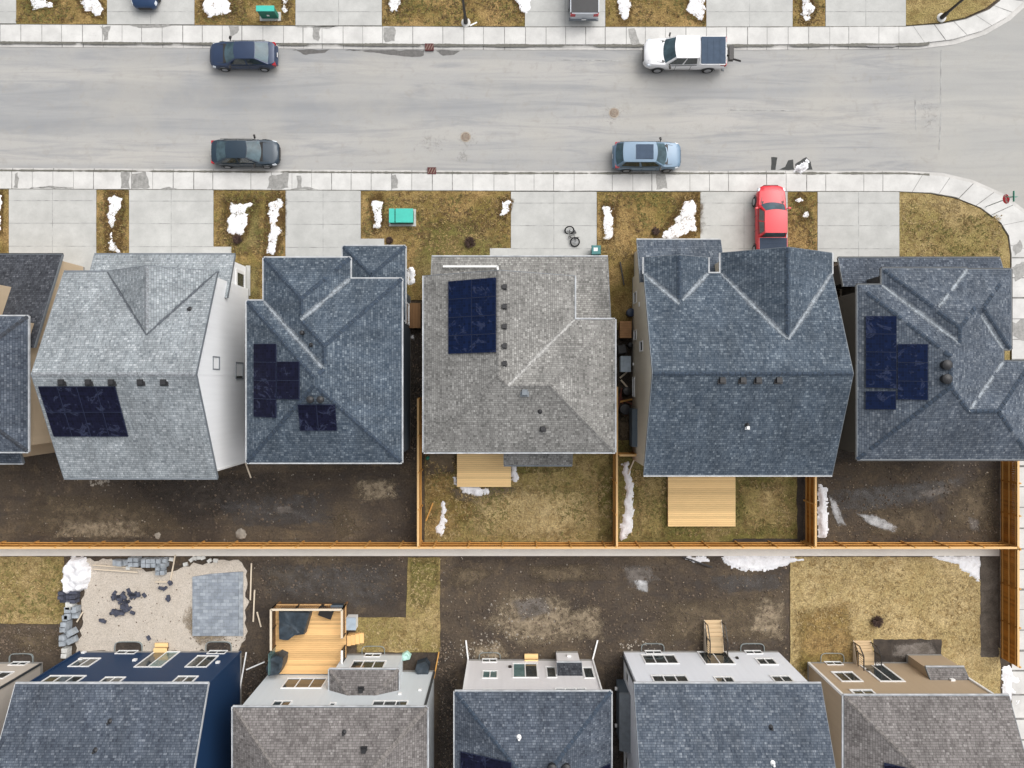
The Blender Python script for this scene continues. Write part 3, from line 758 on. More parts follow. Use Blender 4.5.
h = House('tan house with brown-grey roof and white trim at the lower right', 925, 760)
r = RP(844, 1009, 696, 905, ZE, g='E'); r.inset = .36
r2 = RP(958, 1009, 757, 905, ZE, p=.8, g='')
h.roof('main', [r], 'roof_brown', 'cap_brown', 'valley', 'trim_white', 'wall_taupe'); Yw = r.y1-.36
h.winN(Yw, 836, 858, 672, 682, 2, fw=.13); h.winN(Yw, 869, 894, 664.5, 682, 2, fw=.14); h.winN(Yw, 852, 875, 690, 696, 2, fw=.13)
well(h, Yw, 820, 843.5, 652.5)
h.roof('bump', [Rc(XW(905), XW(941), Yw-.25, Yw+.62, 2.6, p=.9, g='EWS', none='S', inset=.06)], 'roof_brown', 'cap_brown', 'valley', 'trim_white', 'wall_taupe')
h.panels((884,762), (918,770), (884,830), 2, 3)
mb = MB()
for x in (r.x0+.34, r.x1-.34): mb = MB(); mb.bar((x, Yw+.03, .3), (x, Yw+.03, 6.25), .15); mb.build('corner_trim', M['trim_white'], h.e)
mb = MB(); k = XW(952, 3.2); mb.box(k-.14, k+.14, Yw, Yw+.12, 3.1, 3.35); mb.build('wall_vent', M['trim_white'], h.e)
for yy in (Yw-3.4, Yw-4.3): mb = MB(); mb.box(r.x0+.22, r.x0+.4, yy-.14, yy+.14, 3.0, 3.25); mb.build('wall_vent', M['trim_white'], h.e)
mb = MB(); k = XW(868, 1.6); mb.box(k-.08, k+.08, Yw, Yw+.1, 1.5, 1.75); mb.build('porch_lamp', M['metal_black'], h.e)

h = House('cream house corner at the lower left edge next to the navy house', 10, 720)
r = Rc(XW(43)-11.0, XW(43)+.33, YW(662)-13, YW(662)+.33, ZE)
h.roof('main', [r], 'roof_navy', 'cap_dark', 'valley', 'trim_dark', 'wall_cream'); Yw = r.y1-.33
h.winN(Yw, -15, 9, 672, 679, 2); well(h, Yw, 10, 34, 653)
mb = MB(); mb.bar((r.x1-.3, Yw-.02, .3), (r.x1-.3, Yw-.02, 6.2), .12); mb.build('corner_trim', M['trim_dark'], h.e)

# ------------------------------------------------------------------ ground, street
def sheet(name, pts, z, mat, kind='structure', z0=None):
    mb = MB()
    if z0 is None: mb.face([(x, y, z) for x, y in pts])
    else: mb.prism(pts, z0, z)
    import bmesh
    o = mb.build(name, M[mat]); o['kind'] = kind
    bm = bmesh.new(); bm.from_mesh(o.data); bmesh.ops.remove_doubles(bm, verts=bm.verts, dist=.001); bmesh.ops.recalc_face_normals(bm, faces=bm.faces)
    if z0 is None:
        for f in bm.faces:
            if f.normal.z < 0: f.normal_flip()
    bmesh.ops.triangulate(bm, faces=[f for f in bm.faces if len(f.verts) > 4])
    bm.to_mesh(o.data); bm.free(); return o
def PX(l, z=0): return [W(x, y, z)[:2] for x, y in l]
sheet('ground', [(-400,-400),(400,-400),(400,400),(-400,400)], 0, 'dirt')
def arcpts(c, r, a0, a1, n): return [(c[0]+r*math.cos(math.radians(a0+(a1-a0)*k/n)), c[1]+r*math.sin(math.radians(a0+(a1-a0)*k/n))) for k in range(n+1)]
# road edges in px (outer edge of the gutter pan)
N_in = [(-200,23),(0,24.8),(250,26.2),(500,27.6),(760,27.6),(905,27),(940,24.5),(965,19.5),(988,10),(1003,-2),(1015,-18),(1022,-40),(1024,-200)]
N_out = [(-200,46),(0,47),(250,48.5),(500,50),(760,50),(920,49),(955,44.5),(985,35),(1010,20.5),(1030,2),(1042,-20),(1048,-45),(1050,-200)]
N_kerb = [(x*.22+a*.78, y*.22+b*.78) for (x, y), (a, b) in zip(N_in, N_out)]
S_in = [(-200,188.5),(0,189.5),(250,190.5),(500,191.5),(764,192),(892,192),(930,193.5),(955,198),(980,208),(1000,223),(1008,236),(1010.5,255),(1010.5,300)]
S_out = [(-200,167),(0,168),(250,169.5),(500,171),(764,171),(905,171),(942,173),(972,180),(1002,193),(1030,214),(1046,240),(1050,270),(1050,300)]
S_kerb = [(x*.16+a*.84, y*.16+b*.84) for (x, y), (a, b) in zip(S_in, S_out)]
rd = PX(N_out)[:-1]+[W(1050,-260)[:2], W(1280,-260)[:2], W(1280,1100)[:2], W(1050,1100)[:2]]+PX(S_out)[::-1]
sheet('road', rd, .006, 'road')
def ribbon(name, a, b, z, z0, mat):
    a, b = PX(a), PX(b); mb = MB()
    for i in range(len(a)-1):
        q = [a[i], a[i+1], b[i+1], b[i]]
        mb.face([(*p, z) for p in q])
    for L in (a, b):
        for i in range(len(L)-1): mb.face([(*L[i],z0),(*L[i+1],z0),(*L[i+1],z),(*L[i],z)])
    o = mb.build(name, M[mat], merge=True); o['kind'] = 'structure'
    return o
def joints(name, a, b, z, ts, mat, w=.035):
    """thin joint strips between matching positions on two px polylines, ts in px x-positions or (seg,t)"""
    mb = MB()
    for x in ts:
        def at(L):
            if isinstance(x, tuple): i, t = x
            else:
                for i in range(len(L)-1):
                    if L[i][0] <= x <= L[i+1][0]: t = (x-L[i][0])/(L[i+1][0]-L[i][0]); break
            return Vector(W(L[i][0]+(L[i+1][0]-L[i][0])*t, L[i][1]+(L[i+1][1]-L[i][1])*t))
        p, q = at(a), at(b); d = (q-p).normalized(); s = Vector((-d.y, d.x, 0))*w/2*R.uniform(.6, 1.7)
        mb.face([(*(p-s).xy, z), (*(q-s).xy, z), (*(q+s).xy, z), (*(p+s).xy, z)])
    for f in range(len(mb.f)): mb.f[f] = mb.f[f][::-1] if False else mb.f[f]
    o = mb.build(name, M[mat]); o['kind'] = 'structure'; return o
ribbon('pavement', N_in, N_kerb, .12, 0, 'walk'); ribbon('kerb', N_kerb, N_out, .03, 0, 'gutter_pan')
ribbon('pavement', S_in, S_kerb, .12, 0, 'walk'); ribbon('kerb', S_kerb, S_out, .03, 0, 'gutter_pan')
tsN = [x for x in range(-190, 890, 1) if False]
x = -188.0; tN = []
while x < 900: tN.append(x); x += R.choice((19.5, 20, 20.5, 20.5, 21, 30, 19))
joints('pavement_joint', N_in, N_kerb, .124, tN, 'joint'); joints('kerb_joint', N_kerb, N_out, .034, [t for t in tN if R.random() < .7], 'joint')
x = -185.0; tS = []
while x < 890: tS.append(x); x += R.choice((19.5, 20, 20.5, 20.5, 21, 38, 19))
joints('pavement_joint', S_in, S_kerb, .124, tS, 'joint'); joints('kerb_joint', S_kerb, S_out, .034, [t for t in tS if R.random() < .6], 'joint')
joints('pavement_joint', N_in, N_kerb, .125, [(5,.2),(5,.8),(6,.5),(7,.4),(8,.3),(8,.95),(9,.6)], 'joint')
joints('pavement_joint', S_in, S_kerb, .125, [(5,.5),(6,.3),(7,.1),(7,.8),(8,.5),(9,.2),(10,.5),(11,.4)], 'joint')
# silt line lying along each kerb
def silt(name, line, z, w0, w1, mat, gaps=.2, step=1.5, x0=-180, x1=930):
    mb = MB(); x = x0; prev = None
    def yl(x):
        for i in range(len(line)-1):
            if line[i][0] <= x <= line[i+1][0]:
                t = (x-line[i][0])/(line[i+1][0]-line[i][0]); return line[i][1]+(line[i+1][1]-line[i][1])*t
        return line[-1][1]
    while x < x1:
        n = noise.noise(Vector((x*.045, w0, 3))); n2 = noise.noise(Vector((x*.4, 9, w1)))
        w = max(0.0, w0+(w1-w0)*(n*.9+.45)+n2*.35*w1)
        if n < -gaps*2: w *= .35
        y = yl(x); a = W(x, y-w*.55); b = W(x, y+w*.45)
        if prev and (w > .12 or prev[2] > .12): mb.face([(*prev[1][:2],z),(*b[:2],z),(*a[:2],z),(*prev[0][:2],z)])
        prev = (a, b, w); x += step
    o = mb.build(name, M[mat]); o['kind'] = 'structure'
N_line = [(x*.12+a*.88-0, y*.12+b*.88-.9) for (x, y), (a, b) in zip(N_in, N_out)]
S_line = [(x*.15+a*.85, y*.15+b*.85-.2) for (x, y), (a, b) in zip(S_in, S_out)]
silt('gutter_silt', N_line, .128, 1.4, 3.2, 'gutter_dirt'); silt('gutter_silt', S_line, .128, 1.1, 2.6, 'gutter_dirt')
silt('pavement_edge', [(x, y+.2) for x, y in N_in], .127, .35, .9, 'gutter_dirt', x1=1000); silt('pavement_edge', [(x, y-.2) for x, y in S_in], .127, .3, .8, 'gutter_dirt', x1=960)

def ragged(pts, amp=.12, step=.22, seed=0, closed=True):
    out = []; n = len(pts)
    for i in range(n):
        a, b = Vector((*pts[i], 0)), Vector((*pts[(i+1)%n], 0)); L = (b-a).length; k = max(1, int(L/step))
        nr = Vector((-(b-a).y, (b-a).x, 0)).normalized()
        for j in range(k):
            p = a.lerp(b, j/k); o = noise.noise(Vector((p.x*1.7+seed, p.y*1.7, seed)))+.5*noise.noise(Vector((p.x*5, p.y*5+seed, 1)))
            p = p+nr*amp*o; out.append((p.x, p.y))
    return out
def patch(name, px, z, mat, amp=.12, seed=1, step=.2): return sheet(name, ragged(PX(px), amp, step, seed), z, mat)
def soft(name, px, z, mat, seed=1, strength=.85, grow=1.0):
    Q = sorted(set(PX(px))); hull = []
    for seq in (Q, Q[::-1]):
        h_ = []
        for p in seq:
            while len(h_) > 1 and (h_[-1][0]-h_[-2][0])*(p[1]-h_[-2][1])-(h_[-1][1]-h_[-2][1])*(p[0]-h_[-2][0]) <= 0: h_.pop()
            h_.append(p)
        hull += h_[:-1]
    P = []
    for i in range(len(hull)):
        a, b = hull[i], hull[(i+1)%len(hull)]; k = max(1, int(math.hypot(b[0]-a[0], b[1]-a[1])/.4))
        P += [(a[0]+(b[0]-a[0])*j/k, a[1]+(b[1]-a[1])*j/k) for j in range(k)]
    n = len(P); cx, cy = sum(p[0] for p in P)/n, sum(p[1] for p in P)/n
    rings = [(1.2, 0.0), (1.0, .3), (.75, .75), (.4, 1.0)]; v = []; fd = []; f = []
    for t, q in rings:
        for x, y in P: t_ = t*grow; v.append((cx+(x-cx)*t_, cy+(y-cy)*t_, z)); fd.append(q*strength)
    v.append((cx, cy, z)); fd.append(strength)
    for k in range(len(rings)-1):
        for i in range(n): f.append((k*n+i, k*n+(i+1)%n, (k+1)*n+(i+1)%n, (k+1)*n+i))
    for i in range(n): f.append((3*n+i, 3*n+(i+1)%n, 4*n))
    me = bpy.data.meshes.new(name); me.from_pydata(v, [], f); me.materials.append(softmat(mat))
    a = me.attributes.new('fade', 'FLOAT', 'POINT'); a.data.foreach_set('value', fd)
    o = bpy.data.objects.new(name, me); COL.objects.link(o); o['kind'] = 'structure'; return o
# damp stains on the pavement and melt water along the kerb
for i, p in enumerate([[(101,27),(112,27),(109,40),(106,41)], [(229,27),(240,27),(238,34),(231,38)], [(313,28),(321,27),(319,41),(313,40)], [(384,28),(396,28),(395,43),(386,43)], [(628,29),(634,29),(641,46),(632,46)],
                       [(16,173),(20,173),(19,188),(15,188)], [(122,173),(130,173),(131,189),(122,189)], [(132,175),(147,172),(151,188),(133,189)], [(270,176),(288,173),(289,189),(268,189)], [(297,176),(302,176),(303,189),(298,189)], [(392,175),(397,175),(398,189),(393,189)], [(656,175),(666,174),(667,190),(657,190)]]):
    patch('damp_patch', p, .131, 'wet_conc', .16, i)
for i, p in enumerate([[(130,26),(172,25.5),(165,28.5),(140,29)], [(295,27.5),(340,27),(330,29.5)], [(30,188.5),(75,188.5),(50,186.5)], [(160,190),(178,190),(170,187)], [(290,190),(320,190),(305,187)]]):
    patch('damp_patch', p, .133, 'wet_conc', .1, i+30)
for i, p in enumerate([[(292,49.5),(330,49.8),(325,52.5),(306,55)], [(345,50),(425,50.3),(424,56),(412,57.5),(385,54),(365,51.5)], [(436,50.5),(460,50.6),(454,55),(443,55.8)]]):
    patch('kerb_dark_patch', p, .011, 'wet_road', .08, i+50)
patch('kerb_dark_patch', [(864,46.2),(900,45.4),(893,47.8),(868,48)], .135, 'wet_road', .05, 60)
for i, (p, m) in enumerate([([(455,148),(471,149),(470,164),(455,164)], 'road_patch'), ([(453,127),(478,128),(482,147),(458,148)], 'road_pale'), ([(602,104),(626,103),(627,125),(603,126)], 'road_pale'),
                       ([(424,126),(452,140),(440,158),(410,150)], 'road_pale'), ([(918,98),(940,98),(940,135),(920,134)], 'road_pale')]):
    soft('road_patch', p, .010+.0008*i, m, i+70, .22)
mb = MB()
for a, b in (((941,50),(940.5,105)),((941,112),(939,150)),((915,100),(916,130)),((730,110),(800,111)),((560,60),(620,61))):
    p, q = Vector(W(*a)), Vector(W(*b)); d = (q-p).normalized(); s = Vector((-d.y, d.x, 0))*.03
    mb.face([(*(p-s).xy,.016),(*(q-s).xy,.016),(*(q+s).xy,.016),(*(p+s).xy,.016)])
mb.build('road_seam', M['joint_soft'])['kind'] = 'structure'

# driveways and front lawns
def quad(x0, x1, y0, y1): return [(x0,y0),(x1,y0),(x1,y1),(x0,y1)]
ZD, ZG = .115, .10
def drive(pts, jx, jy):
    P = PX(pts); sheet('driveway', P, ZD, 'drive', z0=-.05); mb = MB(); x0, x1 = pts[0][0], pts[1][0]; y0, y1 = pts[0][1], pts[2][1]
    for j in jx:
        a, b = W(j, y0), W(j, y1); mb.face([(a[0]-.02,b[1],ZD+.004),(a[0]+.02,b[1],ZD+.004),(a[0]+.02,a[1],ZD+.004),(a[0]-.02,a[1],ZD+.004)])
    for j in jy:
        a, b = W(x0, j), W(x1, j); mb.face([(a[0],a[1]-.02,ZD+.005),(b[0],a[1]-.02,ZD+.005),(b[0],a[1]+.02,ZD+.005),(a[0],a[1]+.02,ZD+.005)])
    mb.build('driveway_joint', M['joint_soft'])['kind'] = 'structure'
ny = lambda x: 24.8+max(-200, x)*.0055 if x < 500 else 27.6
for x0, x1 in ((-70,17),(108,195),(296,382),(525,605),(706,792),(825,905)):
    drive(quad(x0, x1, -90, ny(x0)-.3), [(x0+x1)/2], [12.5, -11, -34, -57])
for a, b in (((525,12),(536,27)),((605,0),(600,27)),((108,12),(117,24)),((195,12),(188,25)),((296,13),(306,26)),((382,13),(373,26)),((825,13),(835,27)),((905,13),(895,27))): pass
sy = lambda x: 189.5+x*.004 if x < 500 else 192
for x0, x1, yb in ((-90,-20,262),(10,97,275),(130,214,262),(286,361,262),(511,596.5,262),(700,787,256),(817,898.5,262)):
    drive(quad(x0, x1, sy(x0)+.2, yb), [(x0+x1)/2], [sy(x0)+11.5, sy(x0)+34, sy(x0)+57])
for i, p in enumerate((quad(214,232,247,257), quad(361,384.5,239,246.5), quad(490,511,248.5,257), quad(62,92,262,272))):
    sheet('path', PX(p), ZD+.003, 'drive', z0=-.05)
def lawnp(px, mat, z=ZG, z0=-.05, amp=.05, name='lawn', seed=3):
    return sheet(name, ragged(PX(px), amp, .3, seed), z, mat, z0=z0)
for x0, x1 in ((17.3,107.7),(195.3,295.7),(382.3,524.7),(605.3,705.7),(792.3,824.7)):
    lawnp(quad(x0, x1, -70, ny(x0)-.2), 'lawn', amp=.03)
lawnp([(905.3,-80),(1020,-80),(1018,-38),(1011,-18),(1000,-3),(986,8),(964,18),(940,23),(905.3,26)], 'lawn_tan', amp=.02)
for x0, x1, yb, m in ((-20,9.7,290,'lawn'),(97.3,129.7,290,'lawn'),(214.3,285.7,300,'lawn'),(361.3,510.7,300,'lawn'),(597,699.7,330,'lawn'),(787.3,816.7,262,'lawn')):
    lawnp(quad(x0, x1, sy(x0)+.4, yb), m, amp=.03)
lawnp([(898.8,192.6),(930,194.4),(954,199),(979,209),(998.5,224),(1006.5,237),(1009,255),(1009,430),(898.8,300)], 'lawn_tan', amp=.02)
# damp brown bed round the snow and the bare turf near the steps
for i, (p, m, z) in enumerate([([(222,196),(262,198),(262,250),(240,256),(222,240)], 'lawn_olive', .104), ([(430,220),(470,218),(505,240),(500,300),(420,300),(410,262)], 'lawn_olive', .104)]): soft('lawn_bed', p, z, m, i+9)
# east side walk
sheet('pavement', [(XW(1010.5), YW(300)), (XW(1010.5), YW(1000)), (XW(1050), YW(1000)), (XW(1050), YW(300))], .09, 'lawn', z0=0)
sheet('pavement', [(XW(1010.8), YW(255)), (XW(1010.8), YW(1000)), (XW(1025), YW(1000)), (XW(1025), YW(255))], .122, 'walk', z0=0)
sheet('kerb', [(XW(1046), YW(300)), (XW(1046), YW(1000)), (XW(1050.5), YW(1000)), (XW(1050.5), YW(300))], .125, 'gutter_pan', z0=0)
mb = MB(); y = 258
while y < 900:
    b = YW(y); w_ = .04*R.uniform(.5, 2); mb.face([(XW(1010.8),b-w_,.127),(XW(1025),b-w_,.127),(XW(1025),b+w_,.127),(XW(1010.8),b+w_,.127)]); y += R.choice((20, 20.5, 21, 24))
mb.build('pavement_joint', M['joint'])['kind'] = 'structure'
for i, p in enumerate([[(1010,268),(1024,262),(1026,276),(1012,282)], [(1011,322),(1026,318),(1026,342),(1012,336)], [(1013,246),(1020,240),(1019,252),(1013,256)]]): patch('damp_patch', p, .131, 'wet_conc', .25, i+90)

# back yards
lawnp([(425,440),(613,440),(613,541.5),(425,541.5)], 'lawn_tan', .05, amp=.08)
soft('lawn_bed', [(425,452),(458,452),(462,494),(500,500),(455,515),(440,541),(425,541)], .054, 'lawn', 4)
soft('lawn_bed', [(425,440),(458,440),(456,474),(440,470),(425,480)], .058, 'dry_soil', 14)
soft('lawn_bed', [(446,488),(520,486),(516,498),(480,506),(452,499)], .060, 'dry_soil', 15)
soft('lawn_bed', [(597,470),(613,455),(613,541),(598,541),(604,500)], .056, 'lawn_olive', 16)
soft('lawn_bed', [(508,465),(575,465),(560,472),(515,474)], .056, 'lawn_olive', 17)
lawnp([(618,440),(796,440),(797,538.5),(733,538.5),(732,541.5),(618,541.5)], 'lawn_olive', .05, amp=.06)
soft('lawn_bed', [(737,482),(785,486),(780,530),(745,532)], .054, 'lawn_tan', 5); soft('lawn_bed', [(634,470),(664,472),(664,540),(640,541)], .054, 'lawn_tan', 6)
soft('lawn_bed', [(470,496),(525,486),(596,488),(600,528),(560,538),(470,536)], .0625, 'lawn_straw', 41, .8)
patch('soil_bed', [(788,470),(803,470),(803,541),(733,541),(733,538.5),(795,537)], .012, 'peat', .1, 7, .3)
lawnp([(-60,556),(64,556.5),(66,590),(63,624),(-60,622)], 'lawn_tan', .05, amp=.1)
lawnp([(408,557.5),(440,557.5),(440,652),(357,652),(355,617.5),(406,617.5)], 'lawn_tan', .05, amp=.05)
soft('lawn_bed', [(409,558),(439,558),(439,585),(424,612),(410,602)], .055, 'lawn_olive', 8)
lawnp([(790,556.5),(930,557),(962,562),(980,580),(980,640),(1000,648),(1000,705),(790,705)], 'lawn_straw', .05, amp=.06)
soft('lawn_bed', [(796,610),(850,600),(856,662),(796,676)], .054, 'lawn', 10)
patch('soil_bed', [(873,639),(941,639),(941,664),(873,664)], .053, 'peat', .1, 11); soft('soil_bed', [(892,645),(930,640),(938,652),(915,660),(890,656)], .0565, 'silt', 12)
patch('soil_bed', [(980,555),(998,555),(998,657),(980,657)], .052, 'strip_soil', .12, 13)
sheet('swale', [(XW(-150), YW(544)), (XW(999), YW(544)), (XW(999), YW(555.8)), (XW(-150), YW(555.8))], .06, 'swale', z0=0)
patch('sand_bed', [(86,561),(120,562),(160,574),(185,566),(238,560),(247,571),(246,640),(236,652),(75,652),(84,622),(82,600)], .02, 'sand', .35, 21, .3)
for i, p in enumerate([[(219,628),(230,640),(215,648),(198,645),(180,620),(190,605)]]): soft('sand_bed', p, .024, 'clay', 31, .6)
sheet('patio', PX([(193,576.5),(212,573.5),(239,571.5),(239,635.5),(193,635.5)]), .10, 'pavers', z0=0); sheet('patio_edge', PX(quad(239.2,243.5,571.5,635.5)), .105, 'block', z0=0)
# tone changes of the bare soil; corner-yard silt patches paint in wet sheen
for i, (p, m) in enumerate([([(30,490),(150,500),(200,530),(120,541),(10,535)], 'dry_soil'), ([(120,480),(280,470),(300,500),(180,525)], 'peat'), ([(210,500),(330,490),(345,525),(235,530)], 'mud_wet'), ([(352,480),(395,478),(400,498),(360,503)], 'clay'),
        ([(345,505),(360,530),(340,541),(330,520)], 'dry_soil'), ([(272,506),(292,504),(296,513),(278,515)], 'silt'), ([(822,490),(860,490),(950,488),(960,478),(975,475),(950,500),(880,512),(850,516),(826,512)], 'mud_wet'), ([(945,495),(995,465),(997,540),(940,530)], 'dry_soil'),
        ([(870,508),(930,505),(950,525),(930,540),(860,536)], 'dry_soil'), ([(967,515),(980,520),(980,533),(970,530)], 'silt'), ([(915,492),(945,486),(952,492),(920,500)], 'silt'), ([(836,500),(842,512),(838,518),(832,508)], 'silt'), ([(60,520),(140,520),(150,538),(50,538)], 'clay'), ([(215,505),(240,500),(246,510),(225,515)], 'mud_wet'), ([(520,565),(600,562),(610,580),(530,585)], 'dry_soil'), ([(560,610),(600,605),(605,640),(570,640)], 'clay'), ([(260,565),(330,570),(325,590),(270,590)], 'dry_soil'), ([(505,590),(570,596),(590,640),(520,648),(480,625)], 'clay'), ([(510,600),(545,596),(556,612),(520,622)], 'silt'), ([(455,565),(500,570),(470,590),(440,585)], 'dry_soil'),
        ([(620,566),(650,564),(660,580),(630,590)], 'silt'), ([(655,600),(780,592),(788,640),(650,645)], 'dry_soil'), ([(700,575),(785,572),(788,590),(720,595)], 'mud_wet'), ([(470,648),(500,640),(512,658),(475,660)], 'clay'), ([(760,595),(785,600),(785,645),(745,630)], 'clay'),
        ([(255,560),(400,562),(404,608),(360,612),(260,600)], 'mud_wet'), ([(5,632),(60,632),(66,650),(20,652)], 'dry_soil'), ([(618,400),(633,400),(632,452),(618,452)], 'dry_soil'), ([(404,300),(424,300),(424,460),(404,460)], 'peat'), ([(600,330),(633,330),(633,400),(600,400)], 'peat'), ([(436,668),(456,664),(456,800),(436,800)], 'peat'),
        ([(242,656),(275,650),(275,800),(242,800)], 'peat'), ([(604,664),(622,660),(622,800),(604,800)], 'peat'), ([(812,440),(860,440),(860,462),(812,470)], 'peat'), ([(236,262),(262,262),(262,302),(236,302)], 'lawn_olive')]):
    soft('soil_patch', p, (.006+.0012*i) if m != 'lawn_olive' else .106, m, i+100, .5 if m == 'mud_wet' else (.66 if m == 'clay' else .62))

# loose stones and clods on the soil (nobody could count them)
def scatter(name, n, areas, mat, s0, s1, z, seed):
    r = random.Random(seed); mb = MB()
    for _ in range(n):
        x0, x1, y0, y1 = r.choice(areas); px, py = r.uniform(x0, x1), r.uniform(y0, y1); X, Y, _z = W(px, py); s = r.uniform(s0, s1)**1.5
        i = len(mb.v); a = r.uniform(0, 6.28)
        for k in range(5): mb.v.append((X+s*math.cos(a+k*1.257)*r.uniform(.6,1.2), Y+s*math.sin(a+k*1.257)*r.uniform(.6,1.2), z-.01))
        mb.v.append((X, Y, z+s*.7))
        for k in range(5): mb.f.append((i+k, i+(k+1)%5, i+5)); mb.uv.append(None); mb.mi.append(0)
    o = mb.build(name, M[mat]); o['kind'] = 'stuff'
yards = [(0,420,466,541),(0,420,466,541),(440,788,557,655),(440,788,557,655),(440,788,590,655),(250,405,557,600),(818,998,462,541),(0,64,626,655),(404,424,310,460),(438,456,640,768),(242,275,652,768)]
scatter('gravel', 480, yards, 'stone', .08, .17, .03, 3); scatter('soil_clods', 3200, yards, 'clod', .1, .24, .03, 4); scatter('gravel', 160, [(85,190,565,650),(190,245,637,650)], 'clod', .06, .16, .03, 5); scatter('gravel', 520, [(440,788,557,655),(440,788,590,655),(818,998,462,541)], 'pebble', .07, .15, .03, 15)
scatter('gravel', 260, [(90,110,478,486),(480,560,598,645),(460,500,640,658),(620,660,640,660)], 'stone', .1, .22, .03, 8)

def tufts(name, n, areas, mats, z, seed):
    r = random.Random(seed); B = [MB() for _ in mats]; wt = [(a[1]-a[0])*(a[3]-a[2]) for a in areas]; k = 0
    while k < n:
        x0, x1, y0, y1 = r.choices(areas, wt)[0]; X, Y, _z = W(r.uniform(x0, x1), r.uniform(y0, y1))
        px_, py_ = X/H*F+512, 384-Y/H*F
        if any(a < px_ < b and c < py_ < d for a, b, c, d in ((213,233,246,258),(360,386,238,248),(489,512,247,258),(869,944,637,666),(387,416,207,226),(252,278,3,17))): k += 1; continue
        q = noise.noise(Vector((X*.55, Y*.55, seed)))+.4*noise.noise(Vector((X*1.9, Y*1.9, seed)))
        k += 1
        if q < -.12 and r.random() < .8: continue
        mb = B[min(len(B)-1, max(0, int((noise.noise(Vector((X*.35, Y*.35, seed+5)))+r.uniform(-.35,.35)+.5)*len(B))))]
        for _ in range(4):
            a = r.uniform(0, 2*PI_); h_ = r.uniform(.06,.13); l = r.uniform(.07,.18); w_ = r.uniform(.02,.045); bx, by = X+r.uniform(-.07,.07), Y+r.uniform(-.07,.07)
            c, d = math.cos(a), math.sin(a); i = len(mb.v)
            mb.v += [(bx-d*w_, by+c*w_, z-.01), (bx+d*w_, by-c*w_, z-.01), (bx+c*l, by+d*l, z+h_)]; mb.f.append((i, i+1, i+2)); mb.uv.append(None); mb.mi.append(0)
    for m_, mb in zip(mats, B):
        if mb.f: mb.build(name, M[m_])['kind'] = 'stuff'
PI_ = math.pi
for k, c in dict(straw=(.42,.32,.16), tan=(.33,.235,.10), olive=(.165,.15,.045), brown=(.14,.09,.04)).items(): M['blade_'+k] = simple(k+'_grass_blade', c, .9, var=.35, scale=5)
front = [(19,107,-10,23),(197,294,-10,23),(384,523,-10,24),(607,704,-10,25),(794,823,-10,25),(99,128,192,260),(216,284,192,255),(363,509,194,255),(599,698,194,262),(789,815,195,250)]
tufts('grass', 6500, front, ['blade_tan', 'blade_brown', 'blade_olive'], ZG, 2)
tufts('grass', 3200, [(428,610,462,538),(622,730,470,536),(735,792,480,534),(0,62,560,620)], ['blade_straw', 'blade_tan', 'blade_olive'], .06, 3)
tufts('grass', 900, [(901,1000,215,256),(901,960,201,214)], ['blade_straw', 'blade_tan', 'blade_olive'], ZG, 6)
tufts('grass', 1500, [(793,976,575,650),(793,925,560,575),(410,438,560,650),(360,408,622,650)], ['blade_straw', 'blade_straw', 'blade_tan'], .055, 4)

# ------------------------------------------------------------------ snow
def snow_patch(px, label, hgt=.11, z=ZG, name='snow_patch', group='melting snow patches', res=.075, seed=1):
    P = PX(px); xs = [p[0] for p in P]; ys = [p[1] for p in P]; x0, y0 = min(xs)-.2, min(ys)-.2
    nx, ny_ = int((max(xs)-x0+.2)/res)+1, int((max(ys)-y0+.2)/res)+1
    def sd(x, y):
        ins = False; best = 9; n = len(P)
        for i in range(n):
            a, b = P[i], P[(i+1)%n]
            if (a[1] > y) != (b[1] > y) and x < (b[0]-a[0])*(y-a[1])/(b[1]-a[1])+a[0]: ins = not ins
            dx, dy = b[0]-a[0], b[1]-a[1]; t = max(0, min(1, ((x-a[0])*dx+(y-a[1])*dy)/(dx*dx+dy*dy+1e-9)))
            best = min(best, math.hypot(x-a[0]-t*dx, y-a[1]-t*dy))
        return best if ins else -best
    hh = {}
    for i in range(nx+1):
        for j in range(ny_+1):
            x, y = x0+i*res, y0+j*res
            d = sd(x, y)+.04+.17*noise.noise(Vector((x*2.6+seed, y*2.6, 0)))+.10*noise.noise(Vector((x*8, y*8+seed, 0)))
            hh[i, j] = (x, y, d)
    mb = MB()
    idx = {}
    def vid(k):
        if k not in idx:
            x, y, d = hh[k]; q = max(0, min(1, d/.22)); q = q*q*(3-2*q)
            h_ = -.03+hgt*q*(.75+.5*noise.noise(Vector((x*2.2, y*2.2, seed))))+.02*noise.noise(Vector((x*9, y*9, seed)))*q
            idx[k] = len(mb.v); mb.v.append((x, y, z+h_))
        return idx[k]
    for i in range(nx):
        for j in range(ny_):
            ks = [(i,j),(i+1,j),(i+1,j+1),(i,j+1)]
            if sum(hh[k][2] > 0 for k in ks) >= 2:
                mb.f.append(tuple(vid(k) for k in ks)); mb.uv.append(None); mb.mi.append(0)
    if not mb.f: return
    c = (sum(xs)/len(xs), sum(ys)/len(ys), z); mb.v = [(a-c[0], b-c[1], d-c[2]) for a, b, d in mb.v]
    o = mb.build(name, M['snow']); o.location = c
    me = o.data; me.polygons.foreach_set('use_smooth', [True]*len(me.polygons))
    tag(o, label, 'snow patch', group); return o
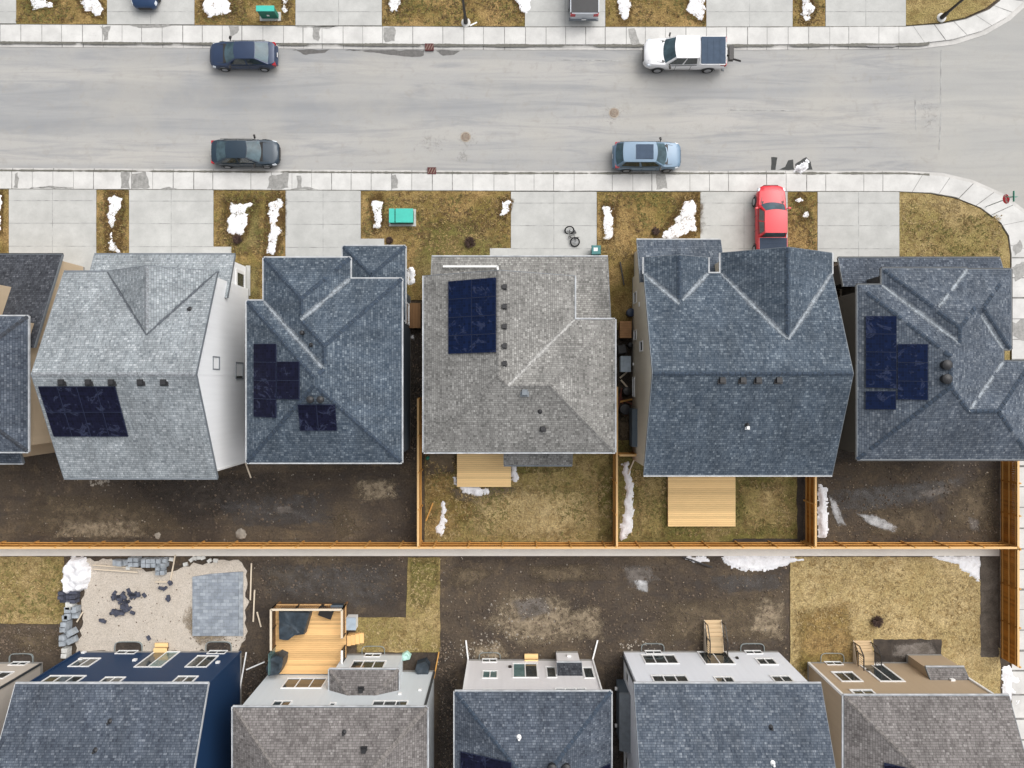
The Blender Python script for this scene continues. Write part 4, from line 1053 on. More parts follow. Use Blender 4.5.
SN = [
 ([(29,0),(35,-3),(48,-2),(50,3),(56,3),(54,8),(42,10),(34,11)], 'ragged snow patch on the lawn at the top left corner of the photo'),
 ([(84,-6),(97,-4),(105,10),(102,17),(95,16),(84,11),(81,3)], 'rounded snow patch on the lawn just left of the car nosing into the top edge'),
 ([(203,-5),(229,-6),(231,8),(234,14),(222,16),(208,18),(203,10)], 'broad flat snow patch left of the green box on the north lawn'),
 ([(281,-6),(288,-5),(287,6),(289,11),(286,17),(283,14)], 'thin streak of snow right of the green box on the north lawn'),
 ([(390,-8),(404,-6),(401,6),(398,13),(390,12),(388,4)], 'small snow patch left of the north lamp post beside the driveway'),
 ([(514,-8),(531,-6),(532,6),(527,15),(521,13),(515,4)], 'snow patch spilling onto the driveway of the silver pickup'),
 ([(617,-6),(630,-5),(631,8),(629,18),(625,22),(620,20),(617,8)], 'oval snow patch on the lawn right of the silver pickup'),
 ([(688,-6),(705,-6),(705,18),(702,23),(695,20),(687,12)], 'tall snow patch on the lawn above the white pickup'),
 ([(802,-4),(809,-1),(815,9),(812,17),(808,23),(801,21),(800,8)], 'oval snow patch on the narrow north lawn strip with a dark mark'),
 ([(-4,193),(3,196),(4,205),(2,214),(3,230),(-4,234)], 'snow strip cut by the left edge beside the first south driveway'),
 ([(107,197),(116,195),(124,198),(121,207),(119,215),(114,229),(113,236),(119,246),(121,253),(107,253),(110,240),(111,231),(107,219),(110,205)], 'long hourglass of snow between the two leftmost south driveways'),
 ([(228,203),(243,203),(255,203),(254,207),(248,211),(249,222),(246,234),(238,236),(228,234),(227,222),(230,214)], 'chunky snow patch with a dark bush at its lower end'),
 ([(268,203),(283,197),(284,206),(280,213),(278,224),(284,231),(278,240),(276,250),(274,256),(265,255),(267,244),(270,230),(269,215)], 'long snow strip along the left side of the narrow centre-left driveway'),
 ([(371,202),(379,199),(384,203),(383,213),(382,227),(378,230),(373,229),(375,218),(371,208)], 'slim snow patch just left of the teal utility box'),
 ([(501,201),(507,199),(512,202),(510,211),(505,218),(498,216),(502,208)], 'tiny snow patch against the driveway with the bicycle'),
 ([(602,207),(609,205),(616,208),(613,214),(615,224),(613,238),(607,241),(603,238)], 'rounded snow bar beside the teal bin driveway'),
 ([(684,201),(692,199),(697,203),(696,220),(698,231),(688,233),(680,239),(656,240),(664,231),(674,223),(678,211)], 'large diagonal snow drift left of the red pickup driveway'),
 ([(794,201),(799,195),(804,199),(804,203),(797,205)], 'small snow lump near the pavement right of the red pickup'),
 ([(804,210),(808,213),(808,218),(803,220),(799,218)], 'lower small snow lump right of the red pickup'),
]
for i, (p, l) in enumerate(SN):
    soft('wet_turf', p, ZG+.008+.0007*i, 'turf_wet', i, .8, 1.35 if i < 17 else 1.8); snow_patch(p, l, seed=i*3.7)
snow_patch([(409.5,268),(415,270),(416,281),(413,285),(409,283)], 'small snow lump in the side yard by the blue hip roof porch', .2, .1, seed=80)
snow_patch([(410,335),(416,336),(413,342)], 'tiny snow bit beside the wooden crate in the dark side yard', .1, .05, seed=81)
SB = [
 ([(460,483),(490,488),(489,494),(478,496),(463,494)], 'white snow bank along the south edge of the deck of the grey-roofed house', .18),
 ([(452,476),(456,475),(458,487),(454,486)], 'small snow lump at the lower left corner of the deck', .14),
 ([(511,463),(515,463),(519,478),(515,484),(511,483)], 'snow lump to the right of the deck of the grey-roofed house', .18),
 ([(442,502),(446,503),(446,533),(441,536),(434,533),(440,518)], 'pointed snow wedge on the brown lawn left of the deck', .14),
 ([(622,464),(628,462),(633,480),(634,510),(632,532),(622,540),(619,537),(623,515),(626,490)], 'long curved snow strip along the fence between two back yards', .22),
 ([(819,484),(826,490),(827,534),(818,538)], 'snow strip against the fence beside the muddy corner yard', .2),
 #([(858,514),(875,515),(888,522),(897,527),(892,531),(875,527),(866,522)], 'snow streak across the muddy corner yard', .06),
 #([(830,499),(835,500),(838,515),(846,524),(838,524),(832,513)], 'thin melting snow smear near the fence in the muddy corner yard', .05),
 ([(720,556.5),(745,555.5),(780,556),(803,560),(790,563),(765,570),(745,570),(728,565)], 'wide melting snow bank along the swale behind the pale grey house', .12),
 ([(686,557.5),(704,557),(708,561),(695,562)], 'small snow remnant beside a dark pole on the swale edge', .08),
 ([(932,557),(979,557),(979,583),(974,580),(960,568),(948,562)], 'triangular snow wedge in the upper corner of the tan lawn', .14),
 ([(1003,667),(1021,667),(1021,722),(1014,706),(1003,692)], 'bright snow cover at the foot of the east fence', .12),
]
for i, p in enumerate([[(858,514),(875,515),(888,522),(897,527),(892,531),(875,527),(866,522)], [(829,497),(835,500),(838,515),(845,524),(838,525),(832,513)], [(633,580),(647,580),(648,592),(638,590)]]): soft('slush_patch', p, .062+.001*i, 'slush', i, .62, 1.1)
for i, (p, l, hg) in enumerate(SB): snow_patch(p, l, hg, .05, seed=i*5.1+40)
snow_patch([(67,565),(72,557),(84,557),(90,567),(91,577),(87,588),(78,593),(67,591),(64,578)], 'tall dirty white snow heap behind the block stacks', .75, .02, 'snow_heap', seed=33)
snow_patch([(793,172),(797,167),(801,166),(806,160),(808,163),(806,170),(800,174)], 'white snow lump on the kerb above the red pickup', .35, .08, seed=35)
for i, p in enumerate([[(771,157),(777,157.5),(775.5,170),(771,170)], [(777,170),(785,167),(788,160),(793,159.5),(794,170)], [(795,164),(806,157.5),(811,162),(812.5,170),(796,170)]]): patch('kerb_dark_patch', p, .012, 'asphalt_dark', .05, i+130)  # flat dark matte shapes on the asphalt beside the kerb

# ------------------------------------------------------------------ fences
def fence(p0, p1, label, facing, hgt=1.83, rails=(.3,.95,1.62), z0=0, boards=True, group='cedar yard fences', spacing=2.4, name='fence', mats=('cedar','cedar_rail'), pside=1):
    p0, p1 = Vector((*p0, 0)), Vector((*p1, 0)); d = (p1-p0); L = d.length; d.normalize(); n = Vector((*facing, 0))
    e = empty(name, tuple(p0.lerp(p1, .5)), label, 'fence', group)
    k = max(1, round(L/spacing)); po = []
    for i in range(k+1):
        c = p0+d*(L*i/k)+n*.09*pside; mb = MB(); mb.rbox(c.x, c.y, .1, .1, z0, hgt+.06, math.atan2(d.y, d.x)); mb.build('post', M[mats[1]], e)
    for j, z in enumerate(rails):
        mb = MB()
        for i in range(k):
            a = p0+d*(L*i/k+.055)+n*.06; b = p0+d*(L*(i+1)/k-.055)+n*.06
            mb.bar((a.x, a.y, z), (b.x, b.y, z), .05, .09)
        mb.build('rail', M[mats[1]], e)
    mb = MB(); nb = int(L/.148)
    for i in range(nb):
        c = p0+d*((i+.5)*L/nb); hh_ = hgt-.04+R.uniform(-.008,.008)
        mb.rbox(c.x, c.y, L/nb-.008, .022, z0+.04, hh_, math.atan2(d.y, d.x))
    mb.build('board_panel', M[mats[0]], e)
    mb = MB(); a = p0+n*.03; b = p1+n*.03; mb.bar((a.x, a.y, hgt), (b.x, b.y, hgt), .14, .04); mb.build('top_cap', M['cedar_cap' if mats[1] == 'cedar_rail' else mats[1]], e)
Yf = -11.32
fence((XW(-160), Yf), (34.86, Yf), 'long orange cedar fence running the full width between the two rows of yards', (0,1))
fence((-6.50, -1.0), (-6.50, Yf+.12), 'cedar fence between the muddy yard and the yard of the small deck', (1,0))
fence((7.26, -.2), (7.26, Yf+.12), 'cedar fence left of the long curved snow strip', (-1,0))
fence((20.95, -5.4), (20.95, Yf+.12), 'cedar fence with dark braces right of the bare wooden platform', (-1,0))
fence((34.9, -4.6), (34.9, Yf-.02), 'cedar fence at the right edge beside the muddy corner yard', (-1,0), pside=-1)
fence((34.9, Yf-.1), (34.9, -19.5), 'cedar fence at the right edge beside the tan lawn', (-1,0), pside=-1)
fence((7.4, -4.95), (8.55, -4.95), 'short cedar fence closing the cluttered side passage', (0,1), spacing=1.2)
fence((22.4, -4.3), (24.6, -4.3), 'black metal side gate beside the slate blue house', (0,1), 1.5, (.3,1.3), group=None, name='side_gate', mats=('metal_black','metal_black'))

# ------------------------------------------------------------------ decks and stairs
def deck(x0, x1, y0, y1, z, label, mat='deck', board=.14):
    X0, X1, Y0, Y1 = XW(x0,z), XW(x1,z), YW(y1,z), YW(y0,z)
    e = empty('deck', ((X0+X1)/2, (Y0+Y1)/2, 0), label, 'deck')
    mb = MB(); n = int((Y1-Y0)/board)
    for i in range(n):
        a = Y0+(Y1-Y0)*i/n; mb.box(X0, X1, a+.006, a+(Y1-Y0)/n-.006, z-.04, z+R.uniform(-.003,.003))
    mb.build('decking', M[mat], e)
    mb = MB(); mb.box(X0+.02, X1-.02, Y0+.03, Y1-.03, max(.02, z-.3), z-.045); mb.build('frame', M['brown_wood'], e)
    for a, b in ((X0+.1,Y0+.1),(X1-.1,Y0+.1),(X0+.1,Y1-.1),(X1-.1,Y1-.1)):
        pb = MB(); pb.box(a-.06, a+.06, b-.06, b+.06, -.1, max(.02, z-.3)); pb.build('leg', M['brown_wood'], e)
    return e, X0, X1, Y0, Y1
deck(457, 511, 440, 487, .45, 'yellow cedar deck with snow at its feet behind the warm grey roof')
deck(668, 735.5, 460, 526.5, .4, 'bare new wood platform deck behind the blue gable roof')
e, X0, X1, Y0, Y1 = deck(275, 346, 604.5, 674, .85, 'railed cedar deck with covered patio furniture', 'deck_warm')
def railing(e, pts, z, hgt=1.0, top='trim_white', post='brown_wood', slats=True, tw=.14):
    for i in range(len(pts)-1):
        a, b = Vector((*pts[i], 0)), Vector((*pts[i+1], 0)); L = (b-a).length; d = (b-a)/L
        mb = MB(); mb.bar((a.x,a.y,z+hgt), (b.x,b.y,z+hgt), tw, .05); mb.build('top_rail', M[top], e)
        k = max(1, round(L/1.6))
        for j in range(k+1):
            p = a+d*(L*j/k); mb = MB(); mb.rbox(p.x, p.y, .09, .09, z-.2, z+hgt-.03); mb.build('railing_post', M['metal_black'], e)
        mb = MB(); mb.bar((a.x,a.y,z+.12), (b.x,b.y,z+.12), .05, .05)
        for j in range(int(L/.13)):
            p = a+d*(.06+j*.13); mb.bar((p.x,p.y,z+.12), (p.x,p.y,z+hgt-.03), .03 if not slats else .035)
        mb.build('baluster_panel', M[post], e)
ym = YW(633, 1)
railing(e, [(X0+.05, YW(646,1)), (X0+.05, Y1-.05), (X1-.05, Y1-.05), (X1-.05, YW(634,1))], .85, 1.0, 'lumber', 'brown_wood')
railing(e, [(X1-.05, YW(646,1)), (X1-.05, YW(659,1))], .85, 1.0, 'trim_white', 'metal_black')
gp = MB(); gp.box(X0+.02, X0+.05, YW(668,1), YW(647,1), .9, 2.3); gp.build('privacy_screen', M['glass_teal'], e)
mb = MB()
for i in range(4): mb.box(X1+.02+i*.27, X1+.29+i*.27, YW(645,.5), YW(635,.5), 0, .68-.17*i)
mb.build('stair', M['deck_warm'], e)

def stair(px, y0, y1, w, z, label, Yw, group=None, mat='deck_y'):
    X = XW(px, z*.6); Ya, Yb = Yw+.02, YW(y0)
    e = empty('entry_stair', (X, (Ya+Yb)/2, 0), label, 'stair', group)
    mb = MB(); Lm = 1.15; mb.box(X-w/2, X+w/2, Ya, Ya+Lm, z-.06, z)
    for i in range(9): mb.box(X-w/2, X+w/2, Ya+.005+i*.128, Ya+.12+i*.128, z+.001, z+.02)
    mb.build('landing', M[mat], e)
    n = 4; t = (Yb-Ya-Lm)/n
    for i in range(n):
        mb = MB(); zz = z*(1-(i+1)/(n+1)); mb.box(X-w/2, X+w/2, Ya+Lm+i*t-.02, Ya+Lm+(i+1)*t, zz-.05, zz); mb.build('tread', M[mat], e)
    for s in (-1, 1):
        mb = MB(); x = X+s*(w/2+.03)
        mb.hexa([(x-.025,Ya,.0),(x+.025,Ya,0),(x+.025,Yb,0),(x-.025,Yb,0),(x-.025,Ya,z),(x+.025,Ya,z),(x+.025,Yb,.12),(x-.025,Yb,.12)]); mb.build('stringer', M['lumber'], e)
        mb = MB(); p = [(x,Ya+.05,z+.95),(x,Ya+Lm,z+.95),(x,Yb-.1,1.0)]
        mb.bar(p[0], p[1], .06); mb.bar(p[1], p[2], .06); mb.bar((x,Ya+.05,z),p[0],.05); mb.bar((x,Ya+Lm,z-.1),p[1],.05); mb.bar((x,Yb-.1,.1),p[2],.05)
        mb.bar((x,Ya+.05,z+.15),(x,Ya+Lm,z+.15),.04); mb.bar((x,Ya+Lm,z+.15),(x,Yb-.1,.25),.04)
        for k in range(7):
            yy = Ya+.15+k*.15; mb.bar((x,yy,z+.15),(x,yy,z+.93),.02)
        mb.build('handrail', M['metal_black'], e)
stair(714, 619.5, 653, 1.15, .65, 'narrow wooden stair with black handrails behind the pale grey house', YW(650.0), 'back-door stairs')
stair(864, 640, 665, 1.15, .65, 'narrow wooden stair with black handrails behind the tan house', YW(664.5), 'back-door stairs')
def step(x0, x1, y0, y1, label):
    mb = MB(); A, B, C, D = XW(x0), XW(x1), YW(y1), YW(y0); m = (C+D)/2
    e = empty('wooden_step', ((A+B)/2, m, 0), label, 'step', 'single wooden back steps')
    for i in range(4): mb.box(A, B, C+i*(m-C)/4+.008, C+(i+1)*(m-C)/4, .30, .36)
    for i in range(4): mb.box(A, B, m+i*(D-m)/4+.008, m+(i+1)*(D-m)/4, .13, .19)
    mb.build('tread', M['deck'], e)
    mb = MB(); mb.box(A+.03, B-.03, C, D-.03, 0, .125); mb.box(A+.03, B-.03, C, m-.03, .125, .295); mb.build('riser', M['brown_wood'], e)
step(156, 169, 642, 651, 'small yellow wooden step at the patio door of the navy house'); step(524.5, 538, 653, 663, 'small yellow wooden step at the door of the narrow house')

# ------------------------------------------------------------------ vehicles
def loft(mb, st, sec):
    rings = []
    for x, w, zb, zs in st:
        half = sec(w, zb, zs); ring = [(x, y, z) for y, z in half]+[(x, -y, z) for y, z in reversed(half[1:-1])]
        rings.append(ring)
    n = len(rings[0]); i0 = len(mb.v)
    for r in rings: mb.v += r
    for j in range(len(rings)-1):
        for k in range(n):
            a = i0+j*n+k; b = i0+j*n+(k+1)%n; mb.f.append((a, b, b+n, a+n)); mb.uv.append(None); mb.mi.append(0)
    mb.f.append(tuple(i0+k for k in range(n))); mb.uv.append(None); mb.mi.append(0)
    l = i0+(len(rings)-1)*n; mb.f.append(tuple(l+k for k in reversed(range(n)))); mb.uv.append(None); mb.mi.append(0)
def section(w, zb, zs): return [(0,zb),(w*.86,zb),(w*.97,zb+.12),(w,zb+(zs-zb)*.55),(w*.97,zs-.10),(w*.90,zs-.025),(w*.55,zs+.02),(0,zs+.035)]
def vehicle(label, kind, col, loc, rot, glass='glass_car', group='parked vehicles', trim=None, cover=None, bed=False, sunroof=False, lightroof=None, scl=(1,1,1)):
    e = empty('parked_car' if kind != 'pickup' else 'pickup_truck', (0,0,0), label, 'car' if kind != 'pickup' else 'pickup truck', group); ORG[e.name] = (0,0,0)
    pm = col
    if kind == 'sedan':
        st = [(2.36,.52,.36,.55),(2.32,.66,.28,.66),(2.2,.79,.22,.73),(1.95,.87,.2,.79),(1.4,.91,.2,.87),(.95,.915,.2,.92),(0,.915,.2,.95),(-1.2,.915,.2,.98),(-1.75,.89,.21,1.0),(-2.1,.82,.25,.99),(-2.28,.70,.32,.93),(-2.34,.58,.4,.8)]
        c = dict(bf=(1.05,.92), rf=(.25,1.43), rr=(-1.0,1.44), br=(-1.85,1.0), bw=.80, rw=.57); wx = (1.42, -1.38); wr = .33; Wd = .915
    elif kind == 'suv':
        st = [(2.36,.55,.4,.66),(2.32,.70,.3,.82),(2.2,.82,.25,.92),(1.95,.90,.22,.98),(1.3,.94,.22,1.05),(.9,.945,.22,1.08),(0,.945,.22,1.1),(-1.4,.945,.22,1.12),(-2.0,.92,.24,1.12),(-2.25,.84,.28,1.08),(-2.36,.72,.4,.98)]
        c = dict(bf=(1.12,1.06), rf=(.4,1.64), rr=(-1.75,1.66), br=(-2.18,1.12), bw=.84, rw=.66); wx = (1.42, -1.42); wr = .36; Wd = .945
    else:
        st = [(2.95,.42,.5,.86),(2.90,.64,.42,1.02),(2.76,.83,.4,1.11),(2.4,.96,.4,1.17),(1.6,1.01,.4,1.2),(1.2,1.015,.4,1.23),(0,1.015,.4,1.25),(-1.0,1.015,.4,1.27),(-1.03,1.01,.42,1.3),(-2.0,1.01,.42,1.3),(-2.78,1.0,.45,1.3),(-2.9,.96,.5,1.28)]
        c = dict(bf=(1.42,1.2), rf=(.75,1.9), rr=(-.8,1.92), br=(-1.0,1.27), bw=.92, rw=.74); wx = (1.85, -1.8); wr = .41; Wd = 1.015
    mb = MB(); loft(mb, st, section); body = mb.build('body', pm, e, smooth=True)
    def V(x, y, z): return Vector((x, y, z))
    bf, rf, rr, br, bw, rw = c['bf'], c['rf'], c['rr'], c['br'], c['bw'], c['rw']
    def patchpts(A, B, C, D, bow, u0, u1, v0, v1, off, nu=8):
        """A,B bottom; D,C top; bilinear, bowed"""
        nrm = (B-A).cross(D-A).normalized(); rows = []
        for v in (v0, (v0+v1)/2, v1):
            row = []
            for i in range(nu+1):
                u = u0+(u1-u0)*i/nu; p = (A*(1-u)+B*u)*(1-v)+(D*(1-u)+C*u)*v
                row.append(p+bow*(1-(2*u-1)**2)*(1-.45*v)+nrm*off)
            rows.append(row)
        return rows
    def addpatch(mb, rows):
        for j in range(len(rows)-1):
            for i in range(len(rows[0])-1): mb.face([rows[j][i], rows[j][i+1], rows[j+1][i+1], rows[j+1][i]])
    zb = lambda q: q[1]-.02
    FA, FB, FC, FD = V(bf[0],-bw,zb(bf)), V(bf[0],bw,zb(bf)), V(rf[0],rw,rf[1]), V(rf[0],-rw,rf[1])
    RA, RB, RC, RD = V(br[0],bw,zb(br)), V(br[0],-bw,zb(br)), V(rr[0],-rw,rr[1]), V(rr[0],rw,rr[1])
    cab = MB(); bx = Vector((.22, 0, 0)); rx = Vector((-.12 if kind != 'pickup' else -.03, 0, 0))
    faces = {'windscreen': (FA,FB,FC,FD,bx), 'rear_window': (RA,RB,RC,RD,rx), 'ls': (FB,RA,RD,FC,Vector((0,.04,0))), 'rs': (RB,FA,FD,RC,Vector((0,-.04,0)))}
    for k, (A,B,C,D,bw_) in faces.items(): addpatch(cab, patchpts(A,B,C,D,bw_,0,1,0,1,0))
    cab.build('cabin', pm, e, smooth=True, outward=(0,0,1))
    rp = MB(); nx_, ny2 = 8, 8; rows = []
    for i in range(nx_+1):
        row = []
        for j in range(ny2+1):
            u, v = i/nx_, j/ny2*2-1
            xf = rf[0]+bx.x*.55*(1-v*v)+.03; xr = rr[0]+rx.x*.55*(1-v*v)-.03
            row.append(V(xr+(xf-xr)*u, v*(rw+.035), rf[1]+.045*(1-v*v)*1+.02*math.sin(math.pi*u)))
        rows.append(row)
    addpatch(rp, rows)
    rp.build('roof_panel', lightroof or pm, e, smooth=True, outward=(0,0,0))
    for nm in ('windscreen', 'rear_window'):
        A,B,C,D,b_ = faces[nm]; g = MB(); addpatch(g, patchpts(A,B,C,D,b_,.05,.95,.06,.95,.012)); g.build(nm, M[glass], e, smooth=True, outward=(0,0,.8))
    for nm in ('ls', 'rs'):
        A,B,C,D,b_ = faces[nm]
        for u0, u1 in ((.07,.47),(.52,.92)) if nm == 'ls' else ((.08,.48),(.53,.93)):
            g = MB(); addpatch(g, patchpts(A,B,C,D,b_,u0,u1,.1,.88,.012)); g.build('side_window', M['glass'], e, smooth=True, outward=(0,0,.8))
    for s in (-1, 1):
        for x in wx:
            w = MB(); y = s*(Wd-.22); w.lathe((x, y if s > 0 else y, wr), [(wr*.8,0),(wr,s*.03),(wr,s*.20),(wr*.88,s*.235),(wr*.62,s*.235)], 20, 'Y'); t = w.build('wheel', M['rubber'], e, smooth=True)
            r_ = MB(); r_.lathe((x, y+s*.236, wr), [(wr*.62,0),(wr*.56,s*.012),(wr*.2,s*.005),(.02,s*.015)], 12, 'Y'); r_.build('rim', M['rim'], t)
            a = MB(); pts = [(x+(wr+.07)*math.cos(q), s*(Wd+.004), wr+(wr+.07)*math.sin(q)) for q in [math.pi*k/12 for k in range(13)]]
            for p, q in zip(pts, pts[1:]): a.bar(p, q, .05, .03)
            a.build('wheel_arch', M['trim_dark'], e)
        m_ = MB(); mx = bf[0]-.28; m_.rbox(mx, s*(Wd+.13), .13, .22, bf[1]+.06, bf[1]+.2, s*.25, top=.8); m_.bar((mx+.02, s*(Wd-.08), bf[1]+.04), (mx, s*(Wd+.1), bf[1]+.1), .05); m_.build('wing_mirror', M['metal_black'] if kind != 'pickup' or col.name.startswith('white') else pm, e)
        hd = MB(); fx = st[2][0]
        hd.hexa([(fx-.1,s*.5,st[2][3]-.16),(fx+.1,s*.45,st[2][3]-.16),(fx-.02,s*.84*Wd/.91,st[2][3]-.16),(fx-.22,s*.9*Wd/.91,st[2][3]-.16),(fx-.2,s*.5,st[2][3]+.0),(fx+.04,s*.45,st[2][3]-.05),(fx-.08,s*.8*Wd/.91,st[2][3]-.04),(fx-.3,s*.86*Wd/.91,st[2][3]-.01)])
        hd.build('headlight', M['lamp_clear'], e, merge=True)
        tl = MB(); tx = st[-2][0]; zt = st[-2][3]
        tl.box(tx-.03 if kind != 'pickup' else -2.93, tx+.28, min(s*.62*Wd, s*.97*st[-3][1]), max(s*.62*Wd, s*.97*st[-3][1]), zt-.32, zt-.03); tl.build('tail_light', M['lamp_red'], e)
        ra = MB(); ra.bar((bf[0]-.3, s*Wd*.985, bf[1]-.03), (br[0]+.2, s*Wd*.98, br[1]-.05), .02, .04); ra.build('belt_trim', M['trim_dark'], e)
    g = MB(); fx = st[0][0]; gw = .45 if kind != 'pickup' else .5
    g.box(fx-.14, fx+.03, -gw, gw, st[0][3]-.18, st[0][3]+(.02 if kind != 'pickup' else .1)); g.build('grille', M['metal_black'], e)
    for sgn_ in (-1, 1):
        for x in ((bf[0]-.75, -.42) if kind == 'pickup' else (.62, -.38, -1.25)):
            sm = MB(); sm.bar((x, sgn_*(Wd+.002), .45), (x, sgn_*Wd*.985, bf[1]-.05), .022); sm.build('door_seam', M['trim_dark'], e)
        hs = MB(); hs.bar((st[2][0]-.1, sgn_*st[2][1]*.72, st[2][3]+.012), (bf[0]+.12, sgn_*bw*.86, bf[1]+.012), .022, .02); hs.build('bonnet_seam', M['trim_dark'], e)
    b = MB(); tx = st[-1][0]; b.box(tx-.06, tx+.1, -st[-1][1]-.08, st[-1][1]+.08, .42, .58); b.build('bumper', M['trim_slate'] if kind == 'pickup' else pm, e)
    pl = MB(); pl.box(tx-.075, tx-.061, -.16, .16, .6, .72); pl.build('licence_plate', M['trim_white'], e)
    wp = MB(); wp.box(bf[0]+.05, bf[0]+.26, -bw*.8, bw*.8, bf[1]-.03, bf[1]+.012); wp.build('wiper_cowl', M['metal_black'], e)
    if kind == 'pickup':
        tc = MB(); n = 4 if cover else 1
        for k in range(n):
            xa, xb = -1.08-1.76*k/n, -1.08-1.76*(k+1)/n; tc.box(xb+.008, xa-.008, -.945, .945, 1.32, 1.385)
        tc.box(-2.83, -1.09, -.93, .93, 1.28, 1.375)
        if bed:
            bd = MB()
            for k in range(18): bd.box(-2.74, -1.12, -.84+k*.0935, -.84+k*.0935+.05, 1.386, 1.392)
        tc.build('bed_cover', cover or M['plastic_black'], e)
        bw2 = MB()
        for s in (-1, 1): bw2.box(-2.8, -1.06, min(s*.87, s*.99), max(s*.87, s*.99), 1.26, 1.36)
        bw2.box(-2.88, -2.76, -.9, .9, 1.24, 1.35); bw2.build('bed_rail', pm, e)
    if sunroof:
        g = MB(); g.box(-.95, .25, -.5, .5, 1.66, 1.725); g.build('sunroof', cov, e)
    e.location = loc; e.rotation_euler = (0, 0, rot); e.scale = scl; return e
PN = paint('navy_car_paint', (.02,.038,.085), .15); PN2 = paint('midnight_car_paint', (.016,.033,.052), .15); PB = paint('steel_blue_car_paint', (.13,.21,.30), .1); PWh = paint('white_truck_paint', (.80,.80,.81), 0); PR = paint('red_truck_paint', (.60,.008,.022), 0); PS = paint('silver_truck_paint', (.50,.53,.58)); PD = paint('dark_blue_compact_paint', (.02,.05,.12))
PI = math.pi
cov = simple('blue_grey_cover', (.055,.08,.12), .7, var=.1, spec=.2)
vehicle('dark blue sedan with red tail lights parked on the north kerb', 'sedan', PN, (-18.95, 23.2, .01), PI)
vehicle('midnight blue sedan with pale windscreen parked on the south kerb', 'sedan', PN2, (-18.8, 16.3, .01), 0)
vehicle('steel blue crossover with dark sunroof parked on the south kerb', 'suv', PB, (9.52, 16.05, .01), 0, sunroof=True)
wp_ = vehicle('white pickup truck with slate bed cover parked on the north kerb', 'pickup', PWh, (12.1, 23.2, .01), PI, cover=cov)
wp_.scale = (.975, 1, 1)
h_ = MB(); h_.box(-3.25, -2.93, -.05, .05, .5, .6); h_.box(-3.55, -3.22, -.55, .45, .62, .95); h_.bar((-3.5,.4,.9), (-3.9,.75,1.35), .09); h_.build('bike_rack', M['metal_black'], wp_)
vehicle('bright red pickup truck parked nose-out on a driveway', 'pickup', PR, (18.12, 11.15, .12), PI/2, scl=(.93, 1, 1), cover=simple('slate_tonneau', (.035,.05,.08), .7, var=.1, spec=.2))
vehicle('silver pickup truck with black open bed cut by the top edge', 'pickup', PS, (5.05, 28.6, .12), PI/2, bed=True)
vehicle('dark blue car with curved pale nose cut by the top edge', 'sedan', PD, (-25.9, 28.85, .12), -PI/2)

# ------------------------------------------------------------------ street furniture
def transformer(x0, x1, y0, y1, hg, label, split=True):
    A, B, C, D = XW(x0,hg), XW(x1,hg), YW(y1,hg), YW(y0,hg); e = empty('utility_box', ((A+B)/2, (C+D)/2, 0), label, 'utility box', 'green utility boxes')
    mb = MB(); mb.box(A-.12, B+.12, C-.12, D+.12, .02, .16); mb.build('pad', M['drive'], e)
    mb = MB(); mb.box(A+.03, B-.03, C+.03, D-.03, .16, hg-.09); mb.build('cabinet', M['green'], e)
    if split:
        s = A+(B-A)*.25
        mb = MB(); mb.box(A, s-.04, C, D, hg-.09, hg); mb.build('lid', M['teal'], e); mb = MB(); mb.box(s+.04, B, C, D, hg-.09, hg+.02); mb.build('lid', M['teal'], e)
    else:
        mb = MB(); mb.box(A, B, C, D, hg-.08, hg); mb.build('lid', M['teal'], e)
        mb = MB(); mb.box((A+B)/2-.1, (A+B)/2+.08, C+.015, C+.03, .5, .68); mb.build('warning_label', M['trim_white'], e)
transformer(389, 413, 208.5, 222.5, .8, 'teal lidded utility box on the lawn beside the blue hip roof')
transformer(256, 274, 5.5, 11, 1.25, 'green utility box on the north lawn with teal lid', False)
def lamp(px, py, label, ax):
    X, Y, _z = W(px, py); e = empty('street_lamp', (X, Y, 0), label, 'street lamp', 'street lamps')
    mb = MB(); mb.lathe((X,Y,0), [(.33,0),(.33,.14),(.27,.17)], 20); mb.build('base', M['walk'], e)
    mb = MB(); mb.lathe((X,Y,.17), [(.16,0),(.16,.5),(.10,.7),(.075,4.0),(.06,8.2)], 14); mb.build('pole', M['metal_black'], e, smooth=True)
    mb = MB(); mb.bar((X,Y,8.2), (X+ax[0]*1.6,Y+ax[1]*1.6,8.7), .07); mb.build('arm', M['metal_black'], e)
    mb = MB(); mb.rbox(X+ax[0]*1.9, Y+ax[1]*1.9, .34, .34, 8.62, 8.76, 0, top=.7); mb.build('lamp_head', M['metal_black'], e)
lamp(466, 23.5, 'black street lamp pole on the north lawn near the catch basin', (0,-1)); lamp(940.5, 18.5, 'black street lamp pole at the curved top right corner', (.6,-.8))
X, Y, _z = W(985, 207); e = empty('stop_sign', (X, Y, .1), 'red stop sign on a thin post at the curved street corner', 'stop sign')
mb = MB(); mb.lathe((X,Y,.1), [(.03,0),(.03,2.75)], 10); mb.build('post', M['galv'], e)
ang = math.radians(12)
def sgn(mat, rad, xo, n=8, th=.012, name='sign_face'):
    mb = MB(); P = [(rad*math.cos(math.pi/8+k*math.pi/4), rad*math.sin(math.pi/8+k*math.pi/4)) for k in range(8)]
    def q(a, b, d): return (X+d*math.cos(ang)+a*-math.sin(ang)*-1*0-a*math.sin(ang), Y+d*math.sin(ang)+a*math.cos(ang), 2.25+b)
    mb.face([q(a, b, xo) for a, b in P]); mb.face([q(a, b, xo-th) for a, b in reversed(P)])
    for k in range(8):
        a, b = P[k], P[(k+1)%8]; mb.face([q(*a,xo),q(*a,xo-th),q(*b,xo-th),q(*b,xo)])
    return mb.build(name, M[mat], e)
sgn('trim_white', .35, -.04, name='sign_border'); sgn('sign_red', .328, -.053)
